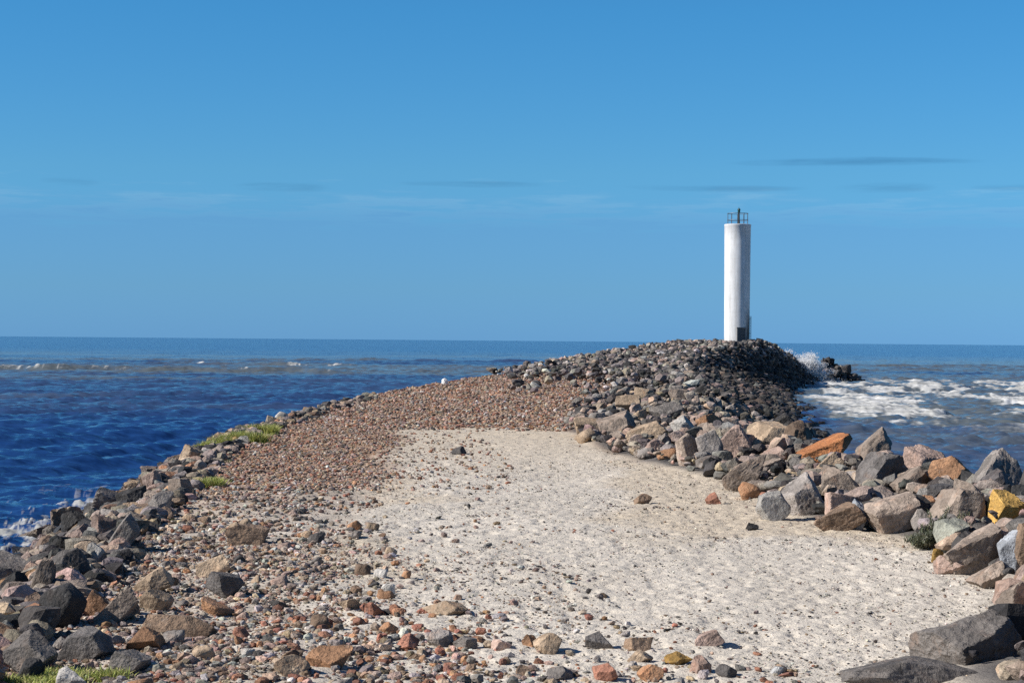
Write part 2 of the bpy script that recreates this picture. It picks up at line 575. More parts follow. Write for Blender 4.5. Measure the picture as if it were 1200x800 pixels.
# ================================================================== GROUND
def build_ground():
    APEX = -30.0
    ys = [-16.0]
    while ys[-1] < 262:
        y = ys[-1]
        ys.append(y + (1.5 if y < 11 else max(.0021 * y, .035)))
    ys = np.array(ys)
    t = np.linspace(-.29, .29, 861)
    Yg, T = np.meshgrid(ys, t, indexing='ij')
    X = T * (Yg - APEX)
    Z = ground_z(X, Yg)
    xl, sl, xr, xb = XL(Yg), SL(Yg), XR(Yg), XB(Yg)
    # sand where the vehicles drive; gravel at its left, rubble at its right and far end
    sand = sand_mask(X, Yg)
    # trampled sand: dimples, footprints and low drifts
    near = 1 - smooth(60, 120, Yg)
    d1 = vn2(X / .13, Yg / .17, 21)
    d2 = vn2(X / .33, Yg / .42, 22)
    pits = smooth(.60, .80, vn2(X / .19 + 40, Yg / .23 + 9, 24)) + .7 * smooth(.66, .85, vn2(X / .11 + 4, Yg / .14 + 9, 25))
    Z = Z + sand * ((d1 - .5) * .022 + (d2 - .5) * .018 - pits * .025) * (.35 + .65 * near)
    # colours of the ground itself
    n1 = fbm2(X * .8, Yg * .22, 41, 4)[..., None]
    sandc = np.array([.545, .488, .412]) * (.86 + .28 * n1)
    yellow = np.maximum(smooth(.48, .66, fbm2(X * .22 + 7, Yg * .13, 43, 4)) * .55, .45 * smooth(42, 66, Yg))[..., None]
    sandc = sandc * (1 - yellow) + np.array([.47, .375, .26]) * yellow
    gn = fbm2(X * 2, Yg * 1.1, 44, 4)[..., None]
    grav = np.array([.47, .41, .34]) * (.72 + .56 * gn)
    redc = np.array([.31, .205, .14]) * (.6 + .8 * gn)
    redz = (smooth(40, 66, Yg - X * 1.5) * (1 - smooth(120, 150, Yg)))[..., None]
    grav = grav * (1 - redz) + redc * redz
    bank = np.maximum(smooth(-.3, .6, X - xr), smooth(118, 150, Yg))[..., None]
    dk = np.array([.115, .105, .098]) * (.6 + .8 * gn)
    other = grav * (1 - bank) + dk * bank
    wet = smooth(-.2, -1.0, Z)[..., None]
    other = other * (1 - .7 * wet)
    s = sand[..., None]
    colr = sandc * s + other * (1 - s)
    ny, nx = X.shape
    idx = np.arange(ny * nx).reshape(ny, nx)
    Fc = np.stack([idx[:-1, :-1], idx[:-1, 1:], idx[1:, 1:], idx[1:, :-1]], -1).reshape(-1, 4)
    zc = Z.ravel()[Fc].max(1)
    Fc = Fc[zc > -3.3]
    used = np.unique(Fc)
    remap = np.full(ny * nx, -1)
    remap[used] = np.arange(len(used))
    V = np.stack([X, Yg, Z], -1).reshape(-1, 3)[used]
    m, nt, P = new_mat('sandy_ground')
    pos = nd(nt, 'ShaderNodeNewGeometry').outputs['Position']
    base = nd(nt, 'ShaderNodeAttribute', attribute_name='tint').outputs['Color']
    f1, f2 = noise(nt, pos, 9, 5, .65), noise(nt, pos, 60, 4, .65)
    v = mth(nt, 'MULTIPLY_ADD', mth(nt, 'ADD', mth(nt, 'MULTIPLY', f1, .5), mth(nt, 'MULTIPLY', f2, .5)), .8, .60)
    lk(nt, mixrgb(nt, 1.0, base, mixrgb(nt, 0.0, v, v), 'MULTIPLY'), P.inputs['Base Color'])
    P.inputs['Roughness'].default_value = .95
    P.inputs['Specular IOR Level'].default_value = .15
    b = nd(nt, 'ShaderNodeBump', i_Strength=.8, i_Distance=1.0)
    lk(nt, mth(nt, 'ADD', mth(nt, 'MULTIPLY_ADD', noise(nt, pos, 21, 3, .6), .022, mth(nt, 'MULTIPLY', f1, .045)), mth(nt, 'MULTIPLY', f2, .006)), b.inputs['Height'])
    lk(nt, b.outputs[0], P.inputs['Normal'])
    o = link('ground', np_mesh('ground', V, remap[Fc], m, True, {'tint': colr.reshape(-1, 3)[used]}))
    tag(o, 'pale trampled sand track and gravel running along the top of the jetty', 'ground', kind='structure')


build_ground()


# ================================================================== SEA
def build_sea():
    rr = [5.0]
    while rr[-1] < 420:
        r = rr[-1]
        rr.append(r + (.6 if r < 14 else max(.0036 * r, .05)))
    while rr[-1] < 40000:
        rr.append(rr[-1] * 1.02)
    rr = np.array(rr)
    th = np.concatenate([np.linspace(-math.pi, -.75, 36)[:-1], np.linspace(-.75, -.29, 80)[:-1], np.linspace(-.29, .29, 780), np.linspace(.29, .75, 80)[1:],
                         np.linspace(.75, math.pi, 36)[1:]])
    Rg, T = np.meshgrid(rr, th, indexing='ij')
    X, Y = Rg * np.sin(T), Rg * np.cos(T)
    r2 = np.random.default_rng(77)
    Z = np.zeros_like(X)
    near = 1 - smooth(300, 900, Rg)
    wx, wy = X + 3 * fbm2(X * .05, Y * .05, 60, 2), Y + 5 * fbm2(X * .04, Y * .06, 61, 3)
    for i in range(36):
        lam = 0.7 * (13 / .7) ** (r2.random() ** 1.25)
        a = r2.normal(0, .5) + math.pi / 2 + .25
        amp = .0165 * lam ** .62
        ph = (wx * math.cos(a) + wy * math.sin(a)) * 2 * math.pi / lam + r2.random() * 6.28
        wv = 1 - np.abs(np.sin(ph / 2)) * 1.6 if i % 2 else np.sin(ph)
        Z += amp * wv * smooth(.8, 1.9, lam / (.0036 * Rg))
    Z += (fbm2(X / 2.0, Y / .45, 63, 4, .6) - .5) * .15 * near
    gust = fbm2(X * .03, Y * .07, 64, 3)
    Z *= .6 + .8 * gust
    # where the bottom rises near the rocks
    Hs = H(X, Y) + np.where(Y > 262, -9, 0) + np.where(Y < -16, -9, 0)
    shore = smooth(-3.4, -1.3, Hs)
    foam = shore * 0.0
    # breakers: long ridges with a steep face toward the shore
    def breaker(x0, x1, yc, amp, width, foamy, seed, slant=0.0, taper=12):
        yc_ = yc + slant * (X - x0) + (fbm2(X * .05, X * 0 + seed, seed, 3) - .5) * width * 5
        d = (Y - yc_) / width
        prof = np.where(d < 0, np.exp(-(d * 1.9) ** 2), np.exp(-(d * .55) ** 2))
        along = smooth(x0, x0 + taper, X) * (1 - smooth(x1 - taper, x1, X)) * (.35 + .9 * fbm2(X * .09, X * 0 + 2.5, seed + 5, 3))
        return amp * prof * along, foamy * np.exp(-((d + .15) * 2.0) ** 2) * along * smooth(.46, .74, fbm2(X * .35, Y * .05, seed + 9, 5, .7)) * (.6 + .8 * vn2(X * .9, Y * .1, seed + 11))
    brown = 0
    for args in ((-95, -18, 258, .95, 4.0, .8, 101, .03), (-70, -20, 335, .55, 4.0, 1.1, 102), (-40, -12, 150, .42, 2.4, .0, 103, -.06), (-75, 5, 205, .30, 4, .25, 104),
                 (-30, 10, 128, .2, 2.5, 0, 105), (42, 110, 190, .8, 3.0, 2.0, 106, .05), (30, 90, 152, .5, 2.4, 1.6, 107, .04), (60, 170, 262, .6, 4, .9, 108, .02),
                 (20, 60, 122, .30, 2.2, .6, 109), (-160, 10, 420, .5, 6, .3, 110), (60, 260, 400, .5, 6, .3, 111), (34, 80, 174, .4, 2.5, 2.2, 112, .02), (18, 46, 100, .25, 2, .2, 113)):
        dz, df = breaker(*args)
        Z += dz
        foam = foam + df
        brown = brown + dz * .9
    # surf right of the jetty head
    dx = X - XF(np.clip(Y, 0, 240))
    zone = smooth(92, 122, Y + .45 * dx) * (1 - smooth(225, 270, Y)) * smooth(-4, 0, dx) * (1 - smooth(14, 46, dx + (Y - 170) * -.12))
    streak = fbm2(X * .22, Y * .07, 70, 5, .6)
    lace = 1 - np.abs(fbm2(X * .5, Y * .17, 71, 4, .6) * 2 - 1) * 2.4
    surf = zone * smooth(.47, .66, streak * .80 + lace * .16 + zone * .05)
    foam = foam + surf * .50 + zone * .24 * smooth(.35, .6, streak)
    zr = smooth(30, 60, dx) * smooth(105, 130, Y) * (1 - smooth(260, 300, Y))
    foam = foam + zr * smooth(.60, .74, streak) * .6
    # foam along the left rocks near the camera
    lz = smooth(-1.0, -3.0, XL(Y) - 5.2 - X) * (X < 0) * (Y < 85)
    left = (X < 0) * np.exp(-np.clip(XL(Y) - 4.0 - X, 0, None) / 1.5) * (1 - smooth(46, 70, Y))
    foam = foam + left * .66 * smooth(.42, .66, fbm2(X * 2.2, Y * .55, 73, 6, .72))
    foam = np.clip(foam, 0, 1)
    Z += foam * (fbm2(X / .7, Y / .5, 75, 4, .65) - .3) * .42 * near
    brown = np.clip(brown * .2 + (.30 + .70 * smooth(.38, .62, fbm2(X * .012, Y * .03, 80, 4))) * smooth(80, 205, Rg + 40 * (fbm2(X * .03, Y * .03, 81, 3) - .5)) * (1 - smooth(380, 900, Rg)) + 1.0 * zone + .75 * (X > 8) * smooth(60, 75, Y) * (1 - smooth(380, 700, Rg)) * smooth(.36, .6, fbm2(X * .06, Y * .06, 83, 4)) + .6 * zr * smooth(.4, .6, streak), 0, 1)
    Z = Z + SEA
    Z = np.where(Rg < 14, SEA, Z)
    ny, nx = X.shape
    idx = np.arange(ny * nx).reshape(ny, nx)
    Fc = np.stack([idx[:-1, 1:], idx[:-1, :-1], idx[1:, :-1], idx[1:, 1:]], -1).reshape(-1, 4)
    # nothing of the sea lies inside the jetty
    hid = (Hs.ravel()[Fc].min(1) > -.2)
    Fc = Fc[~hid][:, ::-1]
    used = np.unique(Fc)
    remap = np.full(ny * nx, -1)
    remap[used] = np.arange(len(used))
    V = np.stack([X, Y, Z], -1).reshape(-1, 3)[used]
    m, nt, P = new_mat('sea_water')
    pos = nd(nt, 'ShaderNodeNewGeometry').outputs['Position']
    fo = nd(nt, 'ShaderNodeAttribute', attribute_name='foam').outputs['Fac']
    br = nd(nt, 'ShaderNodeAttribute', attribute_name='silt').outputs['Fac']
    wat = mixrgb(nt, br, (.010, .044, .150), (.105, .122, .128))
    fmap = nd(nt, 'ShaderNodeMapping')
    fmap.inputs['Scale'].default_value = (.45, 1.5, 1)
    lk(nt, pos, fmap.inputs['Vector'])
    fn = noise(nt, fmap.outputs[0], 1.1, 9, .8)
    ft = noise(nt, fmap.outputs[0], .45, 5, .65)
    fcol = mixrgb(nt, ramp(nt, ft, [(.40, (0, 0, 0)), (.68, (1, 1, 1))]), (.36, .36, .34), (.72, .715, .69))
    fm = nd(nt, 'ShaderNodeMapRange', n_1=-.22, n_2=.20, n_3=0.0, n_4=1.0)
    lk(nt, mth(nt, 'SUBTRACT', mth(nt, 'MULTIPLY', fo, 1.1), fn), fm.inputs[0])
    lk(nt, mixrgb(nt, fm.outputs[0], wat, fcol), P.inputs['Base Color'])
    lk(nt, mth(nt, 'MULTIPLY_ADD', fm.outputs[0], .7, .12), P.inputs['Roughness'])
    P.inputs['IOR'].default_value = 1.33
    P.inputs['Specular IOR Level'].default_value = .29
    # fine chop: facets leaning to all sides
    mp = nd(nt, 'ShaderNodeMapping')
    mp.inputs['Scale'].default_value = (1.1, 3.4, 1.3)
    lk(nt, pos, mp.inputs['Vector'])
    nz = nd(nt, 'ShaderNodeTexNoise', i_Scale=1.0, i_Detail=5, i_Roughness=.62)
    lk(nt, mp.outputs[0], nz.inputs['Vector'])
    sub = nd(nt, 'ShaderNodeVectorMath', operation='SUBTRACT')
    lk(nt, nz.outputs['Color'], sub.inputs[0])
    sub.inputs[1].default_value = (.5, .5, .5)
    mul = nd(nt, 'ShaderNodeVectorMath', operation='MULTIPLY')
    lk(nt, sub.outputs[0], mul.inputs[0])
    mul.inputs[1].default_value = (1.1, 2.1, 0)
    add = nd(nt, 'ShaderNodeVectorMath', operation='ADD')
    lk(nt, mul.outputs[0], add.inputs[0])
    lk(nt, nd(nt, 'ShaderNodeNewGeometry').outputs['Normal'], add.inputs[1])
    nrm = nd(nt, 'ShaderNodeVectorMath', operation='NORMALIZE')
    lk(nt, add.outputs[0], nrm.inputs[0])
    lk(nt, nrm.outputs[0], P.inputs['Normal'])
    o = link('sea', np_mesh('sea', V, remap[Fc], m, True, {'foam': foam.ravel()[used], 'silt': brown.ravel()[used]}))
    tag(o, 'choppy deep blue sea with breakers, reaching to the horizon', 'sea', kind='structure')


build_sea()
# ================================================================== BOULDERS OF THE RIGHT BANK, each where the photograph has it
GR = 'boulders of the rock bank beside the sand'
bank = [
    # box, colour, label, options
    ((1066, 714, 1199, 800), 'grey', 'big dark grey boulder with bluish chipped faces behind the flat slab', dict(sub=6, seed=963, deep=1.1, shade=.7, rough=.075, Y=20.7, planes=10)),
    ((952, 769, 1168, 830), 'grey', 'broad flat dark grey slab lying at the near edge of the sand', dict(sub=6, seed=902, deep=.6, shade=.6, rough=.06, Y=19.6, planes=9)),
    ((1166, 680, 1216, 735), 'warmgrey', 'grey brown boulder just behind the big dark chipped boulder', dict(seed=903, shade=.75, Y=22.8)),
    ((1168, 618, 1202, 690), 'blue', 'upright pale blue grey slab standing beside the brown leaning boulder', dict(seed=904, thin=.55, tilt=68, shade=1.25)),
    ((1190, 612, 1232, 690), 'brown', 'brown upright boulder right of the pale blue grey slab', dict(seed=952, tilt=50, thin=.7)),
    ((1100, 613, 1184, 678), 'warmgrey', 'orange brown boulder leaning up to the right below the yellow boulder', dict(seed=905, thin=.6, tilt=-34, shade=.95)),
    ((1095, 650, 1137, 676), 'pink', 'pinkish rounded stone at the foot of the orange brown leaning boulder', dict(seed=906)),
    ((1134, 655, 1176, 690), 'warmgrey', 'small wedge shaped grey boulder between the leaning boulder and the sand', dict(seed=907, thin=.6, tilt=-30)),
    ((1091, 642, 1106, 662), 'yellow', 'small yellow stone below the grey green shrub', dict(seed=953, shade=.8, sub=3)),
    ((1158, 573, 1204, 620), 'yellow', 'bright yellow ochre boulder high in the rock bank', dict(seed=908, shade=.9)),
    ((1087, 570, 1162, 632), 'warmgrey', 'large squarish grey brown block behind the shrub', dict(seed=909, tilt=12, thin=.85, shade=.95)),
    ((1011, 576, 1074, 627), 'warmgrey', 'broad pale grey brown boulder left of the shrub', dict(seed=910, tilt=-20, thin=.8, shade=1.15)),
    ((950, 588, 1012, 624), 'brown', 'brown slanting boulder half sunk in the sand', dict(seed=911, thin=.6, tilt=-32, shade=1.05)),
    ((990, 584, 1018, 624), 'blue', 'narrow blue grey stone wedged left of the broad pale boulder', dict(seed=912, thin=.6, tilt=-60, shade=.8)),
    ((1086, 533, 1142, 580), 'orange', 'orange pitted boulder near the top of the rock bank', dict(seed=913, rough=.09, shade=.9)),
    ((1138, 524, 1196, 592), 'grey', 'tall grey pitted boulder right of the orange pitted one', dict(seed=914, rough=.10, shade=1.0)),
    ((1190, 530, 1230, 580), 'dark', 'dark boulder at the far right against the sea', dict(seed=954)),
    ((1057, 521, 1113, 552), 'pink', 'pinkish tan boulder standing out against the blue water', dict(seed=915, shade=1.05)),
    ((1043, 545, 1090, 582), 'warmgrey', 'leaning grey boulder with a black hollow under the pinkish one', dict(seed=916, thin=.6, tilt=-40, shade=.7)),
    ((1000, 528, 1064, 580), 'dark', 'dark jagged grey boulder in the middle of the rock bank', dict(seed=917, rough=.10, shade=1.5)),
    ((1003, 500, 1047, 532), 'warmgrey', 'grey boulder jutting up to the right against the water', dict(seed=918, thin=.6, tilt=-34, shade=.8)),
    ((934, 507, 998, 548), 'rust', 'rust orange slanting slab, the brightest in the rock bank', dict(seed=919, thin=.55, tilt=-30, shade=1.0)),
    ((947, 528, 992, 564), 'tan', 'smooth tan slab below the rust orange one', dict(seed=920, thin=.6, tilt=-32, shade=.85)),
    ((962, 545, 1006, 592), 'warmgrey', 'angular grey brown boulder below the tan slab', dict(seed=921, tilt=30, thin=.7, shade=.8)),
    ((914, 553, 968, 608), 'grey', 'upright pale grey boulder with sand lying on its top', dict(seed=922, tilt=55, thin=.8, shade=1.25)),
    ((886, 575, 926, 612), 'pale', 'pale grey stone beside the sand, left of the upright pale boulder', dict(seed=923, shade=.6)),
    ((845, 531, 898, 578), 'warmgrey', 'grey brown slab leaning to the right at the edge of the sand', dict(seed=924, thin=.5, tilt=-42, shade=.8)),
    ((732, 493, 784, 526), 'tan', 'boulder with a pale slanting top and a black shaded face', dict(seed=925, thin=.6, tilt=-28, shade=.95)),
    ((791, 507, 818, 551), 'warmgrey', 'squarish upright tan grey block at the edge of the sand', dict(seed=926, tilt=78, thin=.7, shade=1.2)),
    ((814, 503, 850, 550), 'grey', 'pale grey boulder beside the squarish tan grey block', dict(seed=927, tilt=60, thin=.8, shade=1.2)),
    ((834, 497, 882, 540), 'pink', 'large pinkish tan boulder above the leaning grey brown slab', dict(seed=928, tilt=-30, thin=.8)),
    ((698, 480, 746, 517), 'warmgrey', 'grey tan boulder behind the black faced boulder', dict(seed=929, tilt=-25, thin=.8, shade=.9)),
    ((784, 486, 816, 516), 'pale', 'pale pinkish boulder with a light top', dict(seed=930, shade=.9)),
    ((815, 484, 850, 508), 'orange', 'dull orange boulder below the dark rock hill', dict(seed=931, shade=.8)),
    ((876, 494, 938, 532), 'tan', 'broad tan boulder left of the rust orange slab', dict(seed=932, thin=.7, tilt=-25, shade=.9)),
    ((914, 492, 952, 519), 'brown', 'dark brown faced boulder above the rust orange slab', dict(seed=933, shade=.6)),
    ((860, 535, 918, 566), 'warmgrey', 'grey boulder between the leaning slab and the upright pale boulder', dict(seed=934, shade=.9, tilt=-30, thin=.7)),
    ((864, 564, 892, 586), 'orange', 'small orange stone lying in front of the leaning slab', dict(seed=935, shade=.9, sub=3)),
    ((890, 576, 908, 592), 'red', 'small red brown stone beside the pale grey stone', dict(seed=936, sub=3)),
    ((769, 524, 795, 542), 'orange', 'orange brown stone below the black faced boulder', dict(seed=937, sub=3, shade=.8)),
    ((745, 522, 772, 540), 'grey', 'small grey stone under the black faced boulder', dict(seed=938, sub=3)),
    ((860, 508, 890, 534), 'pink', 'pinkish grey boulder left of the broad tan one', dict(seed=939, shade=.9)),
    ((1068, 596, 1092, 625), 'grey', 'grey stone behind the left side of the shrub', dict(seed=940)),
    ((760, 470, 800, 495), 'grey', 'grey boulder behind the pale pinkish one', dict(seed=941, shade=.9)),
    ((720, 462, 752, 484), 'tan', 'small tan boulder above the grey tan one', dict(seed=942, shade=.8)),
    ((672, 500, 700, 520), 'tan', 'tan stone where the gravel slope meets the boulders', dict(seed=943, sub=3, shade=.9)),
    ((1138, 612, 1160, 640), 'dark', 'dark stone in the gap left of the yellow ochre boulder', dict(seed=944, sub=3)),
]
for box, c, label, kw in bank:
    hero(box, c, label, group=GR, cat='boulder', **kw)

# ------------------------------------------------------------------ boulders of the left bank above the water
GL = 'boulders on the bank above the water'
left = [
    ((134, 568, 173, 594), 'black', 'black boulder standing out against the blue water', dict(seed=801, shade=1.3)),
    ((70, 598, 108, 630), 'black', 'black wet boulder with a small glint just above the water', dict(seed=802)),
    ((122, 600, 164, 648), 'grey', 'tilted grey slab between the two black boulders', dict(seed=803, thin=.5, tilt=-50, shade=1.05)),
    ((104, 602, 136, 634), 'pink', 'brownish pink boulder left of the tilted grey slab', dict(seed=804, shade=.55)),
    ((52, 640, 108, 684), 'dark', 'dark wet grey boulder below the black one', dict(seed=805, shade=1.2)),
    ((34, 652, 64, 704), 'warmgrey', 'grey brown slab leaning steeply toward the water', dict(seed=806, thin=.4, tilt=-55, shade=.6)),
    ((46, 684, 102, 742), 'black', 'big rounded black wet boulder with glints', dict(seed=807, rounded=True, shade=1.2, rough=.07, sub=5)),
    ((108, 682, 166, 738), 'warmgrey', 'grey brown slanting slab right of the big black boulder', dict(seed=808, thin=.5, tilt=-45, shade=.75)),
    ((158, 663, 204, 694), 'tan', 'tan slab lying uphill from the slanting slab', dict(seed=809, thin=.6, tilt=-22, shade=.9)),
    ((164, 690, 202, 722), 'tan', 'tan stone with an orange top above the plank shaped slab', dict(seed=810, shade=.75)),
    ((164, 719, 254, 746), 'brown', 'long flat plank shaped brown slab overhanging its shadow', dict(seed=811, thin=.35, tilt=3, deep=.5, shade=1.1)),
    ((4, 740, 68, 792), 'grey', 'triangular dark grey boulder at the lower left', dict(seed=812, thin=.7, tilt=-30, shade=.65, sub=5)),
    ((230, 647, 272, 676), 'tan', 'pinkish tan slab in the middle of the stones', dict(seed=813, thin=.6, tilt=-20)),
    ((240, 668, 288, 702), 'dark', 'dark grey stone under the pinkish tan slab', dict(seed=814, shade=1.3)),
    ((236, 699, 274, 722), 'orange', 'orange slab lying above the end of the plank shaped slab', dict(seed=815, thin=.5, tilt=28)),
    ((266, 613, 316, 639), 'brown', 'flat brown stone casting a black shadow, alone among small stones', dict(seed=816, thin=.6, tilt=4, shade=1.2)),
    ((-12, 698, 42, 730), 'dark', 'dark grey boulder at the left edge above the triangular one', dict(seed=817, shade=1.1)),
    ((68, 735, 132, 775), 'dark', 'dark grey stone below the big black boulder', dict(seed=818, shade=1.5)),
    ((145, 734, 192, 768), 'orange', 'orange brown stone under the plank shaped slab', dict(seed=819, shade=.6)),
    ((98, 690, 134, 728), 'orange', 'brown orange stone between the black boulder and the slanting slab', dict(seed=820, shade=.65)),
    ((166, 550, 192, 578), 'pink', 'pale pinkish boulder at the edge of the bank, behind the black one', dict(seed=821)),
    ((64, 782, 106, 812), 'pale', 'pale grey stone lying in the grass', dict(seed=822, shade=.9)),
    ((172, 574, 204, 606), 'grey', 'grey stone right of the black boulder at the edge', dict(seed=823)),
    ((196, 560, 226, 584), 'warmgrey', 'grey brown stone beside the lower grass tuft', dict(seed=824, shade=.8)),
    ((210, 520, 236, 545), 'tan', 'tan stone at the edge of the bank below the upper grass', dict(seed=825, shade=.9)),
    ((322, 482, 338, 494), 'pale', 'pale stone on the edge of the bank beyond the grass', dict(seed=826, sub=3)),
    ((20, 770, 52, 802), 'black', 'black stone beside the grass at the lower left corner', dict(seed=827)),
    ((128, 760, 176, 790), 'grey', 'low grey stone right of the grass at the lower left', dict(seed=828, shade=.9)),
    ((20, 720, 52, 742), 'orange', 'small orange brown slab above the triangular boulder', dict(seed=829, thin=.5, tilt=-18, shade=.8)),
    ((60, 628, 90, 652), 'black', 'black stone wedged under the black wet boulder', dict(seed=830)),
    ((100, 634, 128, 660), 'pale', 'pale wet stone with a bright glint beside the dark wet boulder', dict(seed=831, shade=.8)),
    ((0, 668, 36, 702), 'black', 'black boulder at the edge of the foaming water', dict(seed=832)),
    ((736, 404, 748, 416), 'black', 'small black rock standing up on the ridge left of the lighthouse', dict(seed=833, sub=3, deep=.7)),
    ((517, 443, 525, 451), 'white', 'tiny white stone on the crest of the gravel slope', dict(seed=834, sub=2)),
]
for box, c, label, kw in left:
    hero(box, c, label, group=GL, cat='boulder', **kw)

# ------------------------------------------------------------------ stones lying on the sand in front
GS = 'loose stones lying on the sand'
fg = [
    ((321, 766, 364, 798), 'tan', 'tan rounded stone, left one of a touching pair', dict(seed=701)),
    ((358, 756, 414, 790), 'orange', 'orange tan stone touching the tan rounded one', dict(seed=702, shade=.9)),
    ((494, 703, 549, 722), 'tan', 'flat tan orange stone at the edge of the sand', dict(seed=703, shade=.8)),
    ((500, 737, 532, 759), 'grey', 'flat grey stone below the flat tan orange one', dict(seed=704, shade=1.3)),
    ((444, 728, 467, 743), 'orange', 'rounded orange stone among gravel', dict(seed=705)),
    ((462, 742, 492, 762), 'red', 'orange red stone among gravel', dict(seed=706, shade=1.4)),
    ((624, 741, 659, 767), 'tan', 'tan stone with a dark shaded side, largest of the row on the sand', dict(seed=707, tilt=-35, thin=.8)),
    ((611, 742, 630, 760), 'orange', 'small orange stone touching the largest tan stone', dict(seed=708)),
    ((685, 740, 720, 761), 'dark', 'dark grey stone in the middle of the row on the sand', dict(seed=709, shade=1.2)),
    ((730, 745, 766, 762), 'brown', 'flat brown stone right of the dark grey one', dict(seed=710, shade=1.2)),
    ((813, 737, 849, 759), 'pink', 'pinkish tan wedge of stone at the right end of the row', dict(seed=711, tilt=-30, thin=.7)),
    ((746, 778, 778, 797), 'orange', 'orange brown rounded stone at the very front', dict(seed=712, shade=.85)),
    ((694, 777, 724, 797), 'red', 'reddish stone at the very front', dict(seed=713, shade=1.2)),
    ((734, 761, 766, 776), 'tan', 'tan stone in front of the flat brown one', dict(seed=714)),
    ((838, 778, 864, 795), 'dark', 'dark rounded stone at the right end of the front stones', dict(seed=715, rounded=True)),
    ((806, 767, 834, 789), 'pink', 'dull pink stone below the pinkish wedge', dict(seed=716, shade=.8)),
    ((778, 764, 812, 779), 'yellow', 'yellowish tan flat stone', dict(seed=717, shade=.6)),
    ((604, 778, 622, 793), 'brown', 'brown stone in front of the orange one', dict(seed=718)),
    ((529, 522, 547, 533), 'dark', 'dark stone alone on the far end of the sand', dict(seed=719)),
    ((873, 612, 889, 621), 'black', 'small black stone alone on the sand near the boulders', dict(seed=720)),
    ((742, 578, 764, 590), 'brown', 'brown stone on the low drift of sand', dict(seed=721)),
    ((826, 576, 846, 592), 'red', 'red brown stone at the right end of the sand drift', dict(seed=722)),
    ((426, 704, 452, 722), 'red', 'red stone among the small stones left of the flat tan orange one', dict(seed=723, shade=1.3)),
    ((575, 748, 600, 764), 'pink', 'pinkish flat stone left of the small orange one', dict(seed=724)),
    ((470, 668, 482, 678), 'orange', 'little orange stone alone at the edge of the gravel', dict(seed=725, sub=3)),
    ((396, 700, 424, 716), 'tan', 'tan flat stone among gravel', dict(seed=726, shade=.8)),
    ((530, 745, 560, 762), 'grey', 'grey flat stone near the pinkish flat one', dict(seed=727)),
    ((640, 780, 672, 796), 'grey', 'grey low stone at the very front', dict(seed=728)),
]
for box, c, label, kw in fg:
    hero(box, c, label, name='stone', group=GS, cat='stone', sink=.25, **kw)

_sx, _sy, _sz = march(1088, 641)
placed.append((_sx, _sy - .35, .55))                          # the shrub stands here

# ------------------------------------------------------------------ the other boulders one can count
ADJ = dict(grey='grey', dark='dark grey', warmgrey='grey brown', pink='pinkish', tan='tan', orange='orange brown', pale='pale grey', black='black', brown='brown', blue='blue grey', red='red brown')


def fill(n, ylo, yhi, xfun, size, weights, name, where, seed, spacing=.72, sub=3, lift=0.0, power=1.0, dens=None):
    cand = 0
    made = 0
    while made < n and cand < n * 40:
        cand += 1
        xa, ya = scatter(1, ylo, yhi, xfun, dens, power)
        if not len(xa):
            continue
        x, y = float(xa[0]), float(ya[0])
        s = float(rng.uniform(*size)) if rng.random() < .8 else float(size[1] * rng.uniform(.9, 1.25))
        if any((x - a) ** 2 + (y - b) ** 2 < ((r_ + s * .42) * spacing) ** 2 for a, b, r_ in placed):
            continue
        # it must not hide a boulder that has been set by hand
        pxc, hw = 600 + x / y * F, s * .45 / y * F
        ptop = 399 - (float(H(x, y)) + s * .55 - CAM_Z) / y * F + math.tan(R(.5)) * (pxc - 600)
        if any(y < hy + .2 and pxc + hw > a + .2 * (b - a) and pxc - hw < b - .2 * (b - a) and ptop < d - .30 * (d - c_) and ptop > c_ - 60
               for a, c_, b, d, hy in shown):
            continue
        ks = list(weights)
        p = np.array([weights[k] for k in ks], float)
        ck = ks[rng.choice(len(ks), p=p / p.sum())]
        c = np.array(C[ck]) * rng.uniform(.7, 1.15)
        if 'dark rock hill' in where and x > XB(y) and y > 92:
            ck, c = 'black', np.array(C['dark']) * rng.uniform(.5, .9)  # boulders past the crest: shade of that slope set in their colour
        h = s * rng.uniform(.55, .95)
        placed.append((x, y, s * .42))
        seed += 1
        lab = f"{ADJ[ck]} {where}"
        rock(name, lab, name, lab, x, y, float(ground_z(xa[:1], ya[:1])[0]) - h * .30 + lift * rng.random(), (s, s * rng.uniform(.7, 1.05), h), c, seed, sub,
             thin=rng.uniform(.5, .95), tilt=R(rng.uniform(-50, 30)), turn=rng.uniform(-.7, .7), rough=rng.uniform(.05, .10))
        made += 1


stone_bank = dict(grey=2.6, warmgrey=3.6, pink=1.8, tan=1.5, pale=.4, dark=1.2, orange=.35, brown=1.1)
fill(86, 22, 64, lambda y: (XR(y) + .35, XB(y) + 2.2), (.55, 1.3), stone_bank, 'boulder', 'angular boulder packed among others in the rock bank beside the sand', 2000, sub=5, lift=.16, spacing=.56)
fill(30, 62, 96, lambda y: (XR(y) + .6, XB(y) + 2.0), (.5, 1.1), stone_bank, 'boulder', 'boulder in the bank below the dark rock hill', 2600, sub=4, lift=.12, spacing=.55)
fill(30, 19, 75, lambda y: (XL(y) - 3.2, XL(y) + .9), (.45, .95), dict(grey=1.6, dark=3, black=3, warmgrey=1.4, pink=.5, tan=.4), 'boulder', 'boulder on the steep bank above the water', 3000, sub=4, lift=.05, spacing=.6)
fill(58, 92, 205, lambda y: (XB(y) - 2.5, XF(y) - 1.2), (.6, 1.2), dict(grey=4, dark=3.2, warmgrey=1.2, pale=.5, black=.8), 'boulder', 'jumbled boulder on the dark rock hill around the lighthouse', 3500, lift=.25, power=0)
